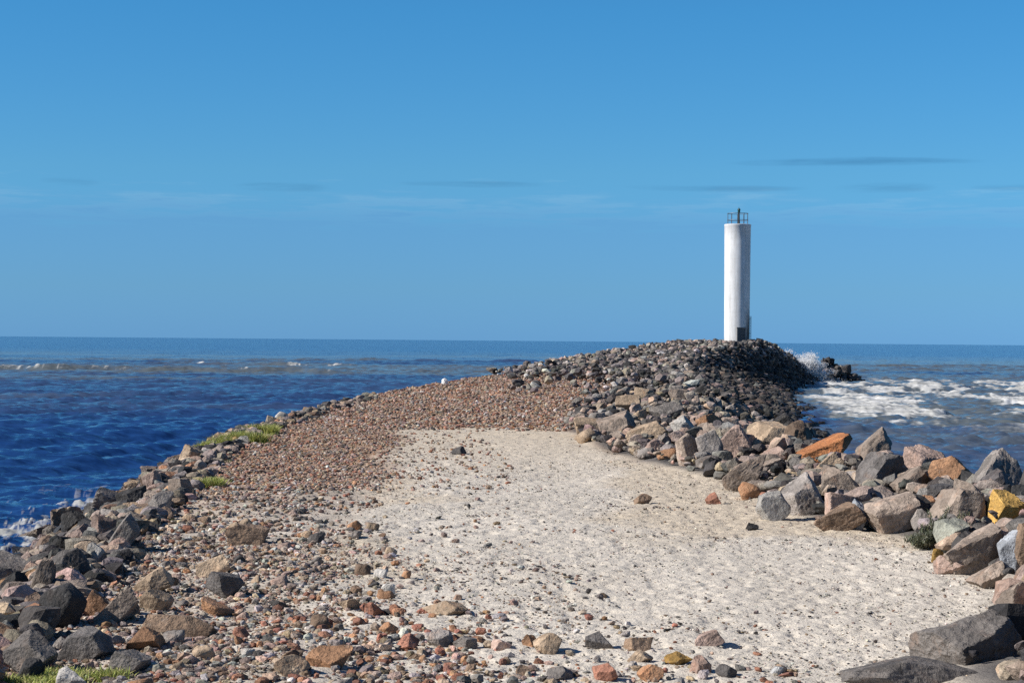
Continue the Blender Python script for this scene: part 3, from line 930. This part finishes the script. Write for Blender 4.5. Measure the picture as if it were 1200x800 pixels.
fill(17, 238, 243.5, lambda y: (38.4, 44.2), (.9, 1.7), dict(dark=3, black=2, grey=1), 'boulder', 'sea washed boulder in the heap off the far tip of the jetty', 4200, lift=.5, spacing=.5, power=0)
fill(84, 19, 40, lambda y: (XL(y) + .8, SL(y) + .9), (.12, .27), dict(grey=3, tan=2, orange=1.2, red=1, pink=1.2, pale=1, dark=1, brown=1), 'stone', 'stone among the loose gravel at the side of the sand', 5000, sub=3,
     dens=lambda x, y: .25 + .75 * (1 - smooth(-1.2, 1.2, x - SL(y))))

# ================================================================== UNCOUNTED STONES
mixL = dict(grey=2.2, pale=2.3, tan=2.2, pink=2.4, orange=.9, red=1.4, dark=.7, brown=1.5, warmgrey=2.4)
mixR = dict(pink=3.0, red=2.6, tan=2.2, grey=.6, warmgrey=1.6, orange=1.0, dark=.35, pale=.7, brown=1.3)
mixH = dict(grey=3.6, dark=3.2, warmgrey=1.4, pale=.9, pink=.6, black=.8)
mixB = dict(grey=3, dark=2, warmgrey=2.4, pink=1, tan=.8, black=.8)


def left_density(x, y):
    patch = fbm2(x * .5, y * .25, 301, 3)
    clump = .40 + .60 * smooth(.40, .58, fbm2(x * 1.1 + 3, y * .55, 302, 4))
    return np.clip(1.05 - smooth(-1.7, .9, x - SL(y) + (patch - .5) * 2.4) * .985, 0, 1) * np.where(y < 45, clump, 1)


def hides(x, y, s):
    """would a loose stone here stand in front of a boulder set by hand?"""
    pxc, hw = 600 + x / y * F, s * .5 / y * F
    ptop = 399 - (H(x, y) + s * .6 - CAM_Z) / y * F + math.tan(R(.5)) * (pxc - 600)
    bad = np.zeros(len(x), bool)
    for a, c_, b, d, hy in shown:
        bad |= (y < hy + .1) & (pxc + hw > a + .06 * (b - a)) & (pxc - hw < b - .06 * (b - a)) & (ptop < d - .30 * (d - c_)) & (ptop > c_ - 70)
    return bad


def add_stones(name, label, n, ylo, yhi, xfun, size, weights, sub, dens=None, power=1.0, avoid=True, zup=0.0, skew=2.2, seaward_shade=0, **kw):
    x, y = scatter(n, ylo, yhi, xfun, dens, power)
    s = size[0] + (size[1] - size[0]) * rng.random(len(x)) ** skew
    if avoid:
        k = free_of_heroes(x, y, .6) & ~((s > .11) & hides(x, y, s))
        x, y, s = x[k], y[k], s[k]
    t = pick(len(x), weights)
    if seaward_shade:                                              # shade of the slope turned from the sun, put into the stone colour
        t = t * (1 - seaward_shade * smooth(-1.2, 2.0, x - XB(y)))[:, None]
    zo = rng.random(len(x)) * zup if zup else 0.0
    return stones(name, x, y, s, t, sub, label, zoff=zo, group=None, **kw)


add_stones('gravel', 'mixed grey, tan and rusty gravel beside the sand track', 36000, 17.5, 46, lambda y: (XL(y) - 1.0, SL(y) + 3.2), (.03, .15), mixL, 1, left_density, skew=2.6)
add_stones('gravel', 'small pale and grey chips between the stones at the near side of the track', 44000, 17.5, 33, lambda y: (XL(y) - .6, SL(y) + 2.6), (.015, .05), mixL, 1, left_density, skew=1.5)
add_stones('gravel', 'finer brown and grey gravel farther along the sand track', 34000, 44, 92, lambda y: (XL(y) - .6, SL(y) + 3.6), (.04, .14), mixR, 1, left_density, skew=1.8)
add_stones('gravel', 'reddish brown gravel covering the slope beyond the sand', 26000, 74, 158, lambda y: (XL(y) - .5, XR(y) + 1.5), (.07, .21), mixR, 1, power=1.6, skew=1.7, dens=lambda x, y: np.clip(smooth(72, 80, y + (fbm2(x * .4, y * .2, 9, 3) - .5) * 14) * (1 - smooth(122, 172, y + (x - XL(y)) * 2.0)), .0, 1))
add_stones('rubble', 'broken dark grey rubble heaped over the rock hill around the lighthouse', 36000, 72, 228, lambda y: (XL(y) - .6, XF(y) + .4), (.13, .72), mixH, 1, power=.6, zup=.5, seaward_shade=.62, skew=2.1, dens=lambda x, y: np.clip(smooth(124, 170, y + (x - XL(y)) * 2.2 + (fbm2(x * .3, y * .3, 311, 3) - .5) * 30), 0, 1))
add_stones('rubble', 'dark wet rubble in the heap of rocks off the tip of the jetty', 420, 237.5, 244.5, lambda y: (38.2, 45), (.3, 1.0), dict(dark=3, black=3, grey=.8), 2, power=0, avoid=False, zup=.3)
add_stones('rubble', 'smaller broken stones filling the gaps of the rock bank', 6800, 18, 100, lambda y: (XR(y) + .25, XF(y) - .6), (.12, .66), mixB, 2, lambda x, y: smooth(20.5, 25, y) + .45, zup=.3, skew=1.7)
add_stones('rubble', 'broken dark and brown stones on the bank above the water', 8200, 17, 100, lambda y: (XL(y) - 3.9, XL(y) + 1.5), (.10, .50), dict(grey=2.4, dark=2.4, black=1.3, warmgrey=2.4, pink=.9, brown=1.4, tan=.9, orange=.5), 2, avoid=False, zup=.06, skew=1.7)
add_stones('pebbles', 'scattered small pebbles and dark bits on the pale sand', 3800, 17.5, 80, lambda y: (SL(y) - .2, XR(y) + .3), (.018, .07), dict(dark=3, grey=3, brown=2, red=1, pink=1, tan=1), 1,
           lambda x, y: smooth(.50, .68, fbm2(x * .45, y * .22, 305, 4)) * .9 + .06, skew=2.4)
add_stones('pebbles', 'rusty and grey pebbles strewn across the front of the sand', 900, 17.6, 21.6, lambda y: (SL(y) - .5, XR(y) - 1.4), (.035, .13), mixL, 2, lambda x, y: (1 - smooth(19.8, 21.6, y)) * (1 - .6 * smooth(1.0, 3.0, x)), skew=2.2)
add_stones('gravel', 'rusty and tan stones strewn thickly where the gravel meets the near sand', 3600, 18.5, 27, lambda y: (-3.6 + 0 * y, .2 + 0 * y), (.04, .17), dict(red=2.4, orange=1.6, tan=2.4, pink=2, grey=1.4, pale=1, brown=1.2, dark=.4), 2, lambda x, y: np.exp(-((x + 1.6) / 1.1) ** 2) * np.exp(-((y - 21.5) / 2.6) ** 2) * (.35 + .65 * smooth(.42, .58, fbm2(x * 1.2, y * .6, 320, 3))), skew=2.0)
add_stones('pebbles', 'dark weed and gravel litter washed into streaks across the sand', 15000, 22, 76, lambda y: (SL(y) + .2, XR(y) + .2), (.02, .085), dict(dark=3, brown=2.4, grey=1.4, red=.8, black=1), 1, lambda x, y: smooth(.56, .70, fbm2(x * .30 + 5, y * .42, 309, 4, .6)) * (.25 + .75 * smooth(.45, .6, fbm2(x * 1.2, y * 2.2, 310, 3))), avoid=False, skew=2.2, flat=(.25, .6))
add_stones('pebbles', 'little clods of sand and dark specks all over the trampled sand', 22000, 17.5, 62, lambda y: (SL(y) - .4, XR(y) + .2), (.015, .045), dict(sand=6, dark=1.6, brown=1, grey=1.4), 1, lambda x, y: .35 + .65 * smooth(.40, .62, fbm2(x * .6, y * .3, 307, 4)), avoid=False, skew=2.0, flat=(.3, .6))

# ================================================================== LIGHTHOUSE
def build_lighthouse():
    dx, _ = ray(863.3, 400)
    y = 190.0
    x = dx * y
    k = y / F
    rb, rt = 14.6 * k, 15.4 * k                               # the shaft is a touch wider at the top
    zb = float(H(x, y)) - .5
    zt = CAM_Z + ray(863.3, 263)[1] * y
    root = bpy.data.objects.new('lighthouse', None)
    root.location = (x, y, zb)
    col.objects.link(root)
    tag(root, 'plain white round lighthouse tower with a railed top, standing on the rock hill', 'lighthouse')
    hgt = zt - zb
    m, nt, P = new_mat('white_tower_paint')
    pos = nd(nt, 'ShaderNodeTexCoord').outputs['Object']
    mp = nd(nt, 'ShaderNodeMapping')
    mp.inputs['Scale'].default_value = (2.2, 2.2, .18)
    lk(nt, pos, mp.inputs['Vector'])
    runs = ramp(nt, noise(nt, mp.outputs[0], 1.6, 5, .65), [(.42, (0, 0, 0)), (.72, (1, 1, 1))])
    blot = noise(nt, pos, 1.3, 6, .65)
    c = mixrgb(nt, mth(nt, 'MULTIPLY', runs, .6), (.70, .70, .69), (.38, .36, .33))
    jz = mth(nt, 'FRACT', mth(nt, 'MULTIPLY', nd_z(nt, pos), .76))
    joint = mth(nt, 'LESS_THAN', jz, .05)
    c = mixrgb(nt, mth(nt, 'MULTIPLY', joint, .16), c, (.42, .40, .37))
    v = mth(nt, 'MULTIPLY_ADD', blot, .34, .76)
    c = mixrgb(nt, 1.0, c, mixrgb(nt, 0.0, v, v), 'MULTIPLY')
    z = nd(nt, 'ShaderNodeSeparateXYZ')
    lk(nt, pos, z.inputs[0])
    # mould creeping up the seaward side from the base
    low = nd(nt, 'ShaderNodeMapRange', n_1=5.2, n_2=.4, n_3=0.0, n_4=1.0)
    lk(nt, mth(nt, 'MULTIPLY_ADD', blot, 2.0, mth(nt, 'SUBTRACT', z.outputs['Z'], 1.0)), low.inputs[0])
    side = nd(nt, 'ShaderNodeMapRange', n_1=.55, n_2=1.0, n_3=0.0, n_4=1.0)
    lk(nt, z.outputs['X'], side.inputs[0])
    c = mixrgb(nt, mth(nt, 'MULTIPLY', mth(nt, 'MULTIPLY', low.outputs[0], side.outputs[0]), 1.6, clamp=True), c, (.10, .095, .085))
    ft = nd(nt, 'ShaderNodeMapRange', n_1=1.6, n_2=.3, n_3=0.0, n_4=.5)
    lk(nt, mth(nt, 'MULTIPLY_ADD', blot, 1.2, mth(nt, 'SUBTRACT', z.outputs['Z'], .6)), ft.inputs[0])
    c = mixrgb(nt, ft.outputs[0], c, (.30, .28, .25))
    lk(nt, c, P.inputs['Base Color'])
    P.inputs['Roughness'].default_value = .7
    # shaft: lathe with faint construction joints
    bm = bmesh.new()
    prof = [(rb + .10, 0), (rb + .10, .35), (rb, .40)]
    for i in range(1, 9):
        zz = .4 + (hgt - .75) * i / 9
        rr = rb + (rt - rb) * zz / hgt
        prof += [(rr, zz)]
    prof += [(rt, hgt - .22), (rt + .025, hgt - .18), (rt + .025, hgt - .02), (rt, hgt)]
    N = 64
    rings = [[bm.verts.new((r * math.cos(2 * math.pi * j / N), r * math.sin(2 * math.pi * j / N), h)) for j in range(N)] for r, h in prof]
    for A, B in zip(rings, rings[1:]):
        for j in range(N):
            bm.faces.new((A[j], A[(j + 1) % N], B[(j + 1) % N], B[j]))
    bm.faces.new(rings[-1])
    o = bm_obj('tower', bm, m, root, smooth_shade=True)
    o.data.set_sharp_from_angle(angle=R(40))
    # door facing the track
    grey, dk, steel = simple_mat('grey_door_paint', (.085, .085, .085), .6, var=.4), simple_mat('black_iron', (.02, .021, .022), .5), simple_mat('rusty_steel', (.09, .10, .115), .5, .2, var=.4)
    a = R(-76)
    hold = Matrix.Rotation(a, 4, 'Z')
    base_z = .95

    def on_wall(bm):
        for v in bm.verts:
            v.co = hold @ v.co
    bm = bmesh.new()
    boxm(bm, rb - .25, rb + .035, -.36, .36, base_z, base_z + 1.42)
    on_wall(bm)
    door = bm_obj('door', bm, grey, root)
    bm = bmesh.new()
    boxm(bm, rb - .25, rb + .075, -.46, -.362, base_z, base_z + 1.42)
    boxm(bm, rb - .25, rb + .075, .362, .46, base_z, base_z + 1.42)
    boxm(bm, rb - .25, rb + .12, -.50, .50, base_z + 1.423, base_z + 1.54)
    on_wall(bm)
    bm_obj('door_frame', bm, simple_mat('grey_concrete', (.20, .195, .185), .9), door)
    bm = bmesh.new()
    tube(bm, [(rb + .037, .25, base_z + .75), (rb + .09, .25, base_z + .75), (rb + .09, .16, base_z + .75)], .02)
    on_wall(bm)
    bm_obj('handle', bm, dk, door)
    # ladder up the shaded side
    hold = Matrix.Rotation(R(-22), 4, 'Z')
    bm = bmesh.new()
    top = 3.6
    for s in (-.2, .2):
        tube(bm, [(rb + .16, s, .3), (rb + .16, s, top)], .022)
    for i in range(12):
        zz = .55 + i * .26
        tube(bm, [(rb + .16, -.2, zz), (rb + .16, .2, zz)], .014, 6)
    for zz in (.6, 1.9, 3.3):
        for s in (-.2, .2):
            tube(bm, [(rb - .1, s, zz), (rb + .16, s, zz)], .016, 6)
    on_wall(bm)
    bm_obj('ladder', bm, dk, root)
    # railing round the top
    rail_r = rt - .28
    rail = bpy.data.objects.new('railing', None)
    rail.location = (0, 0, hgt)
    rail.parent = root
    col.objects.link(rail)
    for i in range(10):
        t = 2 * math.pi * (i + .35) / 10
        bm = bmesh.new()
        tube(bm, [(rail_r * math.cos(t), rail_r * math.sin(t), -.02), (rail_r * math.cos(t), rail_r * math.sin(t), 1.08)], .026)
        bm_obj('post', bm, steel, rail)
    for zz in (.42, 1.08):
        bm = bmesh.new()
        bmesh_ring = [(rail_r * math.cos(2 * math.pi * i / 48), rail_r * math.sin(2 * math.pi * i / 48), zz) for i in range(49)]
        tube(bm, bmesh_ring, .026, 6)
        bm_obj('rail', bm, steel, rail)
    # lantern on its mast
    bm = bmesh.new()
    tube(bm, [(.1, -.1, 0), (.1, -.1, 1.12)], [.11, .075], 12)
    tube(bm, [(.1, -.1, 0.001), (.1, -.1, .06)], .24, 16)
    mast = bm_obj('lantern_mast', bm, dk, root, (0, 0, hgt))
    bm = bmesh.new()
    tube(bm, [(.1, -.1, 1.12), (.1, -.1, 1.16), (.1, -.1, 1.17), (.1, -.1, 1.44), (.1, -.1, 1.45), (.1, -.1, 1.52), (.1, -.1, 1.60), (.1, -.1, 1.72)],
         [.17, .17, .13, .13, .17, .14, .03, .012], 16)
    bm_obj('lantern', bm, simple_mat('dark_green_glass', (.015, .05, .035), .25), mast)


build_lighthouse()


# ================================================================== PLANTS
def leaf_mat(name, c, c2):
    m, nt, P = new_mat(name)
    t = nd(nt, 'ShaderNodeAttribute', attribute_name='tint').outputs['Color']
    lk(nt, t, P.inputs['Base Color'])
    P.inputs['Roughness'].default_value = .6
    P.inputs['Specular IOR Level'].default_value = .3
    tr = nd(nt, 'ShaderNodeBsdfTranslucent')
    lk(nt, t, tr.inputs[0])
    mx = nd(nt, 'ShaderNodeMixShader', n_0=.25)
    lk(nt, P.outputs[0], mx.inputs[1])
    lk(nt, tr.outputs[0], mx.inputs[2])
    lk(nt, mx.outputs[0], nt.nodes['Material Output'].inputs[0])
    return m


LEAF = leaf_mat('leaf_green', None, None)


def blades(bx, by, bz, hgt, wid, lean, tint, az=None):
    """bent grass blades: three quads each, tapering"""
    n = len(bx)
    a = rng.uniform(0, 2 * np.pi, n) if az is None else az
    fa = a + np.pi / 2 + rng.normal(0, .5, n)
    V = []
    for t, w in ((0, 1), (.4, .85), (.75, .5), (1, .06)):
        off = lean * t ** 1.8 * hgt
        cx, cy, cz = bx + np.cos(a) * off, by + np.sin(a) * off, bz + hgt * t * (1 - .25 * t * np.clip(lean, 0, 1))
        V.append(np.stack([cx - np.cos(fa) * wid * w / 2, cy - np.sin(fa) * wid * w / 2, cz], 1))
        V.append(np.stack([cx + np.cos(fa) * wid * w / 2, cy + np.sin(fa) * wid * w / 2, cz], 1))
    V = np.stack(V, 1)
    q = np.array([[0, 1, 3, 2], [2, 3, 5, 4], [4, 5, 7, 6]])
    Fc = (q[None] + (np.arange(n) * 8)[:, None, None]).reshape(-1, 4)
    return V.reshape(-1, 3), Fc, np.repeat(tint, 8, 0)


def grass_patch(patches, label):
    X, Y, Hh, T = [], [], [], []
    for px, py, wpx, dep, n, hh, greens in patches:
        gx, gy, gz = march(px, py)
        w = wpx * gy / F
        cl = max(4, int(w * 6))
        ccx, ccy = rng.normal(0, w * .3, cl), rng.normal(0, dep * .35, cl)
        k = rng.integers(0, cl, n)
        X.append(gx + ccx[k] + rng.normal(0, .09, n))
        Y.append(gy + ccy[k] + rng.normal(0, .09, n))
        Hh.append(hh * rng.uniform(.5, 1.2, n))
        g = np.array(greens)[rng.integers(0, len(greens), n)] * rng.uniform(.7, 1.3, (n, 1))
        T.append(g)
    X, Y, Hh, T = np.concatenate(X), np.concatenate(Y), np.concatenate(Hh), np.concatenate(T)
    V, Fc, tt = blades(X, Y, ground_z(X, Y) - .03, Hh, .012 + .006 * rng.random(len(X)) + Y * .00012, rng.uniform(.2, 1.1, len(X)), T)
    tag(link('grass', np_mesh('grass', V, Fc, LEAF, True, {'tint': tt})), label, 'grass', kind='stuff')


G1 = [(.31, .36, .08), (.42, .43, .13), (.20, .26, .055), (.55, .50, .22)]
G2 = [(.11, .13, .04), (.19, .17, .08), (.07, .09, .03)]
grass_patch([(268, 519, 62, 1.6, 2600, .44, G1), (306, 508, 26, 1.2, 1000, .44, G1), (250, 524, 40, 1.5, 1100, .34, G1), (243, 568, 42, 1.0, 2400, .26, G1), (258, 542, 60, 1.6, 260, .14, G2), (325, 528, 60, 1.5, 300, .10, G2),
             (80, 797, 104, .55, 3000, .15, G1), (45, 800, 60, .4, 900, .14, G1), (185, 612, 30, .6, 160, .10, G2), (176, 625, 22, .5, 90, .1, G2)], 'low green grass growing along the edge of the bank')


def shrub():
    gx, gy, gz = march(1088, 641)
    gy -= .35
    gz = float(ground_z(np.array([gx]), np.array([gy]))[0])
    root = bpy.data.objects.new('shrub', None)
    root.location = (gx, gy, gz)
    col.objects.link(root)
    tag(root, 'low grey green shrub growing between the sand and the boulders', 'shrub')
    wood = simple_mat('shrub_stems', (.16, .12, .08), .8)
    bm = bmesh.new()
    tips = []
    r = np.random.default_rng(5)
    for i in range(64):
        a, el = r.uniform(0, 6.28), r.uniform(.25, 1.45)
        L = r.uniform(.38, .78) * (.85 + .25 * math.cos(a - .2))
        d = np.array([math.cos(a) * math.cos(el) * 1.25, math.sin(a) * math.cos(el) * .8, math.sin(el)])
        p = [d * L * t + np.array([r.normal(0, .015), r.normal(0, .015), -.05 * t * t]) for t in (0, .35, .7, 1)]
        tube(bm, p, [.008, .006, .004, .002], 5)
        tips.append(p)
    bm_obj('stems', bm, wood, root)
    n = 6000
    k = r.integers(0, len(tips), n)
    t = r.uniform(.25, 1.0, n)
    P = np.array(tips)
    seg = np.clip((t * 3).astype(int), 0, 2)
    f = t * 3 - seg
    pts = P[k, seg] * (1 - f)[:, None] + P[k, seg + 1] * f[:, None] + r.normal(0, .018, (n, 3))
    cols = np.array([(.12, .14, .085), (.17, .18, .125), (.08, .09, .055), (.26, .26, .21), (.19, .18, .09)])[r.integers(0, 5, n)] * r.uniform(.7, 1.3, (n, 1))
    V, Fc, tt = blades(pts[:, 0], pts[:, 1], pts[:, 2], r.uniform(.04, .10, n), r.uniform(.010, .018, n), r.uniform(.2, 1.6, n), cols)
    o = link('foliage', np_mesh('foliage', V, Fc, LEAF, True, {'tint': tt}), root)


shrub()


# ================================================================== SPRAY of a wave bursting on the far rocks
def spray():
    x0, y0 = ray(944, 440)[0] * 226, 226.0
    r = np.random.default_rng(8)
    # jets of water thrown up and fanning out
    P = []
    for k in range(34):
        lean, side = r.normal(.12, .42), r.normal(0, .3)
        top = r.uniform(1.7, 4.4) * math.exp(-abs(lean) * .7)
        bx, by = x0 + r.normal(0, .75), y0 + r.normal(0, .5)
        m = int(430 * top)
        t = r.random(m) ** .8
        sp = .06 + .26 * t
        P.append(np.stack([bx + lean * t * top + r.normal(0, 1, m) * sp, by + side * t * top + r.normal(0, 1, m) * sp, t * top * (1 - .12 * t) + r.normal(0, 1, m) * sp * .5], 1))
    m = 5000
    P.append(np.stack([x0 + .5 + r.normal(0, 1.5, m), y0 + r.normal(0, .7, m), np.abs(r.normal(0, .32, m))], 1))
    P = np.concatenate(P)
    P[:, 2] = np.maximum(P[:, 2], 0) + SEA + .05
    n = len(P)
    s = .014 + .05 * r.random(n) ** 3
    D = np.array([[1, 0, 0], [-1, 0, 0], [0, 1, 0], [0, -1, 0], [0, 0, 1], [0, 0, -1]], float)
    Fc = np.array([[0, 2, 4], [2, 1, 4], [1, 3, 4], [3, 0, 4], [2, 0, 5], [1, 2, 5], [3, 1, 5], [0, 3, 5]])
    V = D[None] * s[:, None, None] * r.uniform(.7, 1.3, (n, 1, 3)) + P[:, None]
    FF = (Fc[None] + (np.arange(n) * 6)[:, None, None]).reshape(-1, 3)
    m, nt, B = new_mat('white_spray')
    B.inputs['Base Color'].default_value = (.86, .87, .88, 1)
    B.inputs['Roughness'].default_value = .8
    tr = nd(nt, 'ShaderNodeBsdfTranslucent')
    tr.inputs[0].default_value = (.88, .89, .90, 1)
    mx = nd(nt, 'ShaderNodeMixShader', n_0=.5)
    lk(nt, B.outputs[0], mx.inputs[1])
    lk(nt, tr.outputs[0], mx.inputs[2])
    lk(nt, mx.outputs[0], nt.nodes['Material Output'].inputs[0])
    o = tag(link('sea_spray', np_mesh('sea_spray', V.reshape(-1, 3), FF, m, True)), 'white burst of spray where a wave breaks on the dark rocks beside the jetty head', 'sea spray', kind='stuff')
    # the fine mist between the drops
    D, Fc = ico(3)
    m, nt, B = new_mat('fine_mist')
    nt.nodes.remove(B)
    pos = nd(nt, 'ShaderNodeTexCoord').outputs['Object']
    sc = nd(nt, 'ShaderNodeMapping')
    sc.inputs['Scale'].default_value = (1 / 2.4, 1 / 1.5, 1 / 2.2)
    lk(nt, pos, sc.inputs['Vector'])
    ln = nd(nt, 'ShaderNodeVectorMath', operation='LENGTH')
    lk(nt, sc.outputs[0], ln.inputs[0])
    f = mth(nt, 'SUBTRACT', 1.0, ln.outputs['Value'])
    f = mth(nt, 'ADD', f, mth(nt, 'MULTIPLY', mth(nt, 'SUBTRACT', noise(nt, pos, 1.5, 5, .65), .56), 3.0))
    f = mth(nt, 'MULTIPLY', mth(nt, 'MULTIPLY', f, mth(nt, 'GREATER_THAN', 1.0, ln.outputs["Value"])), 16.0)
    v = nd(nt, 'ShaderNodeVolumePrincipled', i_Anisotropy=.1)
    v.inputs['Color'].default_value = (.97, .975, .98, 1)
    lk(nt, mth(nt, 'MAXIMUM', f, 0.0), v.inputs['Density'])
    lk(nt, v.outputs[0], nt.nodes['Material Output'].inputs['Volume'])
    link('mist', np_mesh('mist', D * np.array([2.4, 1.5, 2.2]), Fc, m, True), o, (x0 + .15, y0, SEA + .9))


spray()

# ================================================================== SKY AND SUN
SUN_EL, SUN_AZ = R(34), R(-102)                               # from the left, a little behind the camera
world = bpy.data.worlds.new('World')
scene.world = world
world.use_nodes = True
nt = world.node_tree
bg = nt.nodes['Background']
sky = nd(nt, 'ShaderNodeTexSky', sky_type='NISHITA', sun_disc=False, sun_elevation=SUN_EL, sun_rotation=SUN_AZ, air_density=1.0, dust_density=0.0, ozone_density=3.0, altitude=5)
dirv = nd(nt, 'ShaderNodeTexCoord').outputs['Generated']
sep = nd(nt, 'ShaderNodeSeparateXYZ')
lk(nt, dirv, sep.inputs[0])
el = mth(nt, 'ARCSINE', sep.outputs['Z'])
az = mth(nt, 'ARCTAN2', sep.outputs['X'], sep.outputs['Y'])
# clear, deep sea air: less of the yellow-white band above the horizon
gain = ramp(nt, mth(nt, 'DIVIDE', el, .6, clamp=True), [(0.0, SKYG[0]), (.044, SKYG[1]), (.145, SKYG[2]), (.284, SKYG[3]), (1.0, SKYG[4])])
c = mixrgb(nt, 1.0, sky.outputs[0], gain, 'MULTIPLY')
# thin bands of cloud low over the sea
cv = nd(nt, 'ShaderNodeCombineXYZ')
lk(nt, mth(nt, 'MULTIPLY', az, 9), cv.inputs[0])
lk(nt, mth(nt, 'MULTIPLY', el, 85), cv.inputs[1])
cn = noise(nt, cv.outputs[0], 2.2, 6, .62)
cn2 = noise(nt, cv.outputs[0], .8, 4, .55)


def streak(px, py, hw, hh, s):
    a0, e0 = math.atan((px - 600) / F), math.atan((399 - py) / F) - math.radians(.5) * (px - 600) / F
    da = mth(nt, 'DIVIDE', mth(nt, 'SUBTRACT', az, a0), hw / F)
    de = mth(nt, 'DIVIDE', mth(nt, 'ADD', mth(nt, 'SUBTRACT', el, e0), mth(nt, 'MULTIPLY', mth(nt, 'SUBTRACT', cn2, .5), 12 / F)), hh * .8 / F)
    q = mth(nt, 'ADD', mth(nt, 'POWER', mth(nt, 'ABSOLUTE', da), 3.0), mth(nt, 'MULTIPLY', de, de))
    return mth(nt, 'MULTIPLY', mth(nt, 'SUBTRACT', 1.0, mth(nt, 'SMOOTH_MIN', q, 1.0, .3), clamp=True), s)


dark = None
for a in ((1005, 187, 150, 6, .8), (838, 217, 108, 6, .65), (1035, 216, 60, 8, .6), (330, 225, 58, 7, .65), (552, 218, 88, 5, .55), (80, 228, 36, 7, .35), (1185, 215, 50, 5, .4)):
    s = streak(*a)
    dark = s if dark is None else mth(nt, 'MAXIMUM', dark, s)
dark = mth(nt, 'MULTIPLY', dark, mth(nt, 'MULTIPLY_ADD', cn, 3.4, -1.0, clamp=True))
c = mixrgb(nt, dark, c, mixrgb(nt, 1.0, c, (.66, .70, .74), 'MULTIPLY'))
band = mth(nt, 'DIVIDE', mth(nt, 'SUBTRACT', el, mth(nt, 'MULTIPLY_ADD', mth(nt, 'SUBTRACT', cn, .5), 105 / F, 153 / F)), 22 / F)
under = mth(nt, 'MULTIPLY_ADD', mth(nt, 'MULTIPLY', band, 1.0), -.5, .5, clamp=True)
c = mixrgb(nt, mth(nt, 'MULTIPLY', under, .9), c, mixrgb(nt, 1.0, c, (1.0, .90, .955), 'MULTIPLY'))
edge = mth(nt, 'SUBTRACT', 1.0, mth(nt, 'ABSOLUTE', band), clamp=True)
wisp = mth(nt, 'MULTIPLY', edge, mth(nt, 'MULTIPLY_ADD', mth(nt, 'SUBTRACT', cn, .42), 4.5, 0.0, clamp=True))
c = mixrgb(nt, mth(nt, 'MULTIPLY', wisp, .9), c, mixrgb(nt, 1.0, c, (1.45, 1.16, 1.05), 'MULTIPLY'))
lk(nt, c, bg.inputs[0])
bg.inputs[1].default_value = SKY_S

sun = bpy.data.lights.new('sun', 'SUN')
sun.energy = SUN_E
sun.angle = R(.5)
sun.color = (1.0, .955, .89)
so = bpy.data.objects.new('sun', sun)
d = Vector((math.sin(SUN_AZ) * math.cos(SUN_EL), math.cos(SUN_AZ) * math.cos(SUN_EL), math.sin(SUN_EL)))
so.rotation_euler = d.to_track_quat('Z', 'Y').to_euler()
so.location = d * 60
col.objects.link(so)

# ================================================================== CAMERA
cam = bpy.data.cameras.new('camera')
cam.sensor_width = 36
cam.lens = 36 * F / 1200
cam.clip_end = 60000
cam.clip_start = .1
co = bpy.data.objects.new('camera', cam)
co.location = (0, 0, CAM_Z)
co.rotation_euler = (R(90) - math.atan(1.0 / F), ROLL, 0)
col.objects.link(co)
scene.camera = co

vs = scene.view_settings
vs.view_transform = 'Standard'
vs.look = 'None'
vs.exposure = EXPO
vs.gamma = 1
scene.render.engine = 'CYCLES'
scene.cycles.max_bounces = 6
scene.cycles.volume_bounces = 3
scene.cycles.transparent_max_bounces = 12
scene.cycles.use_denoising = False
scene.cycles.caustics_reflective = False
scene.cycles.caustics_refractive = False
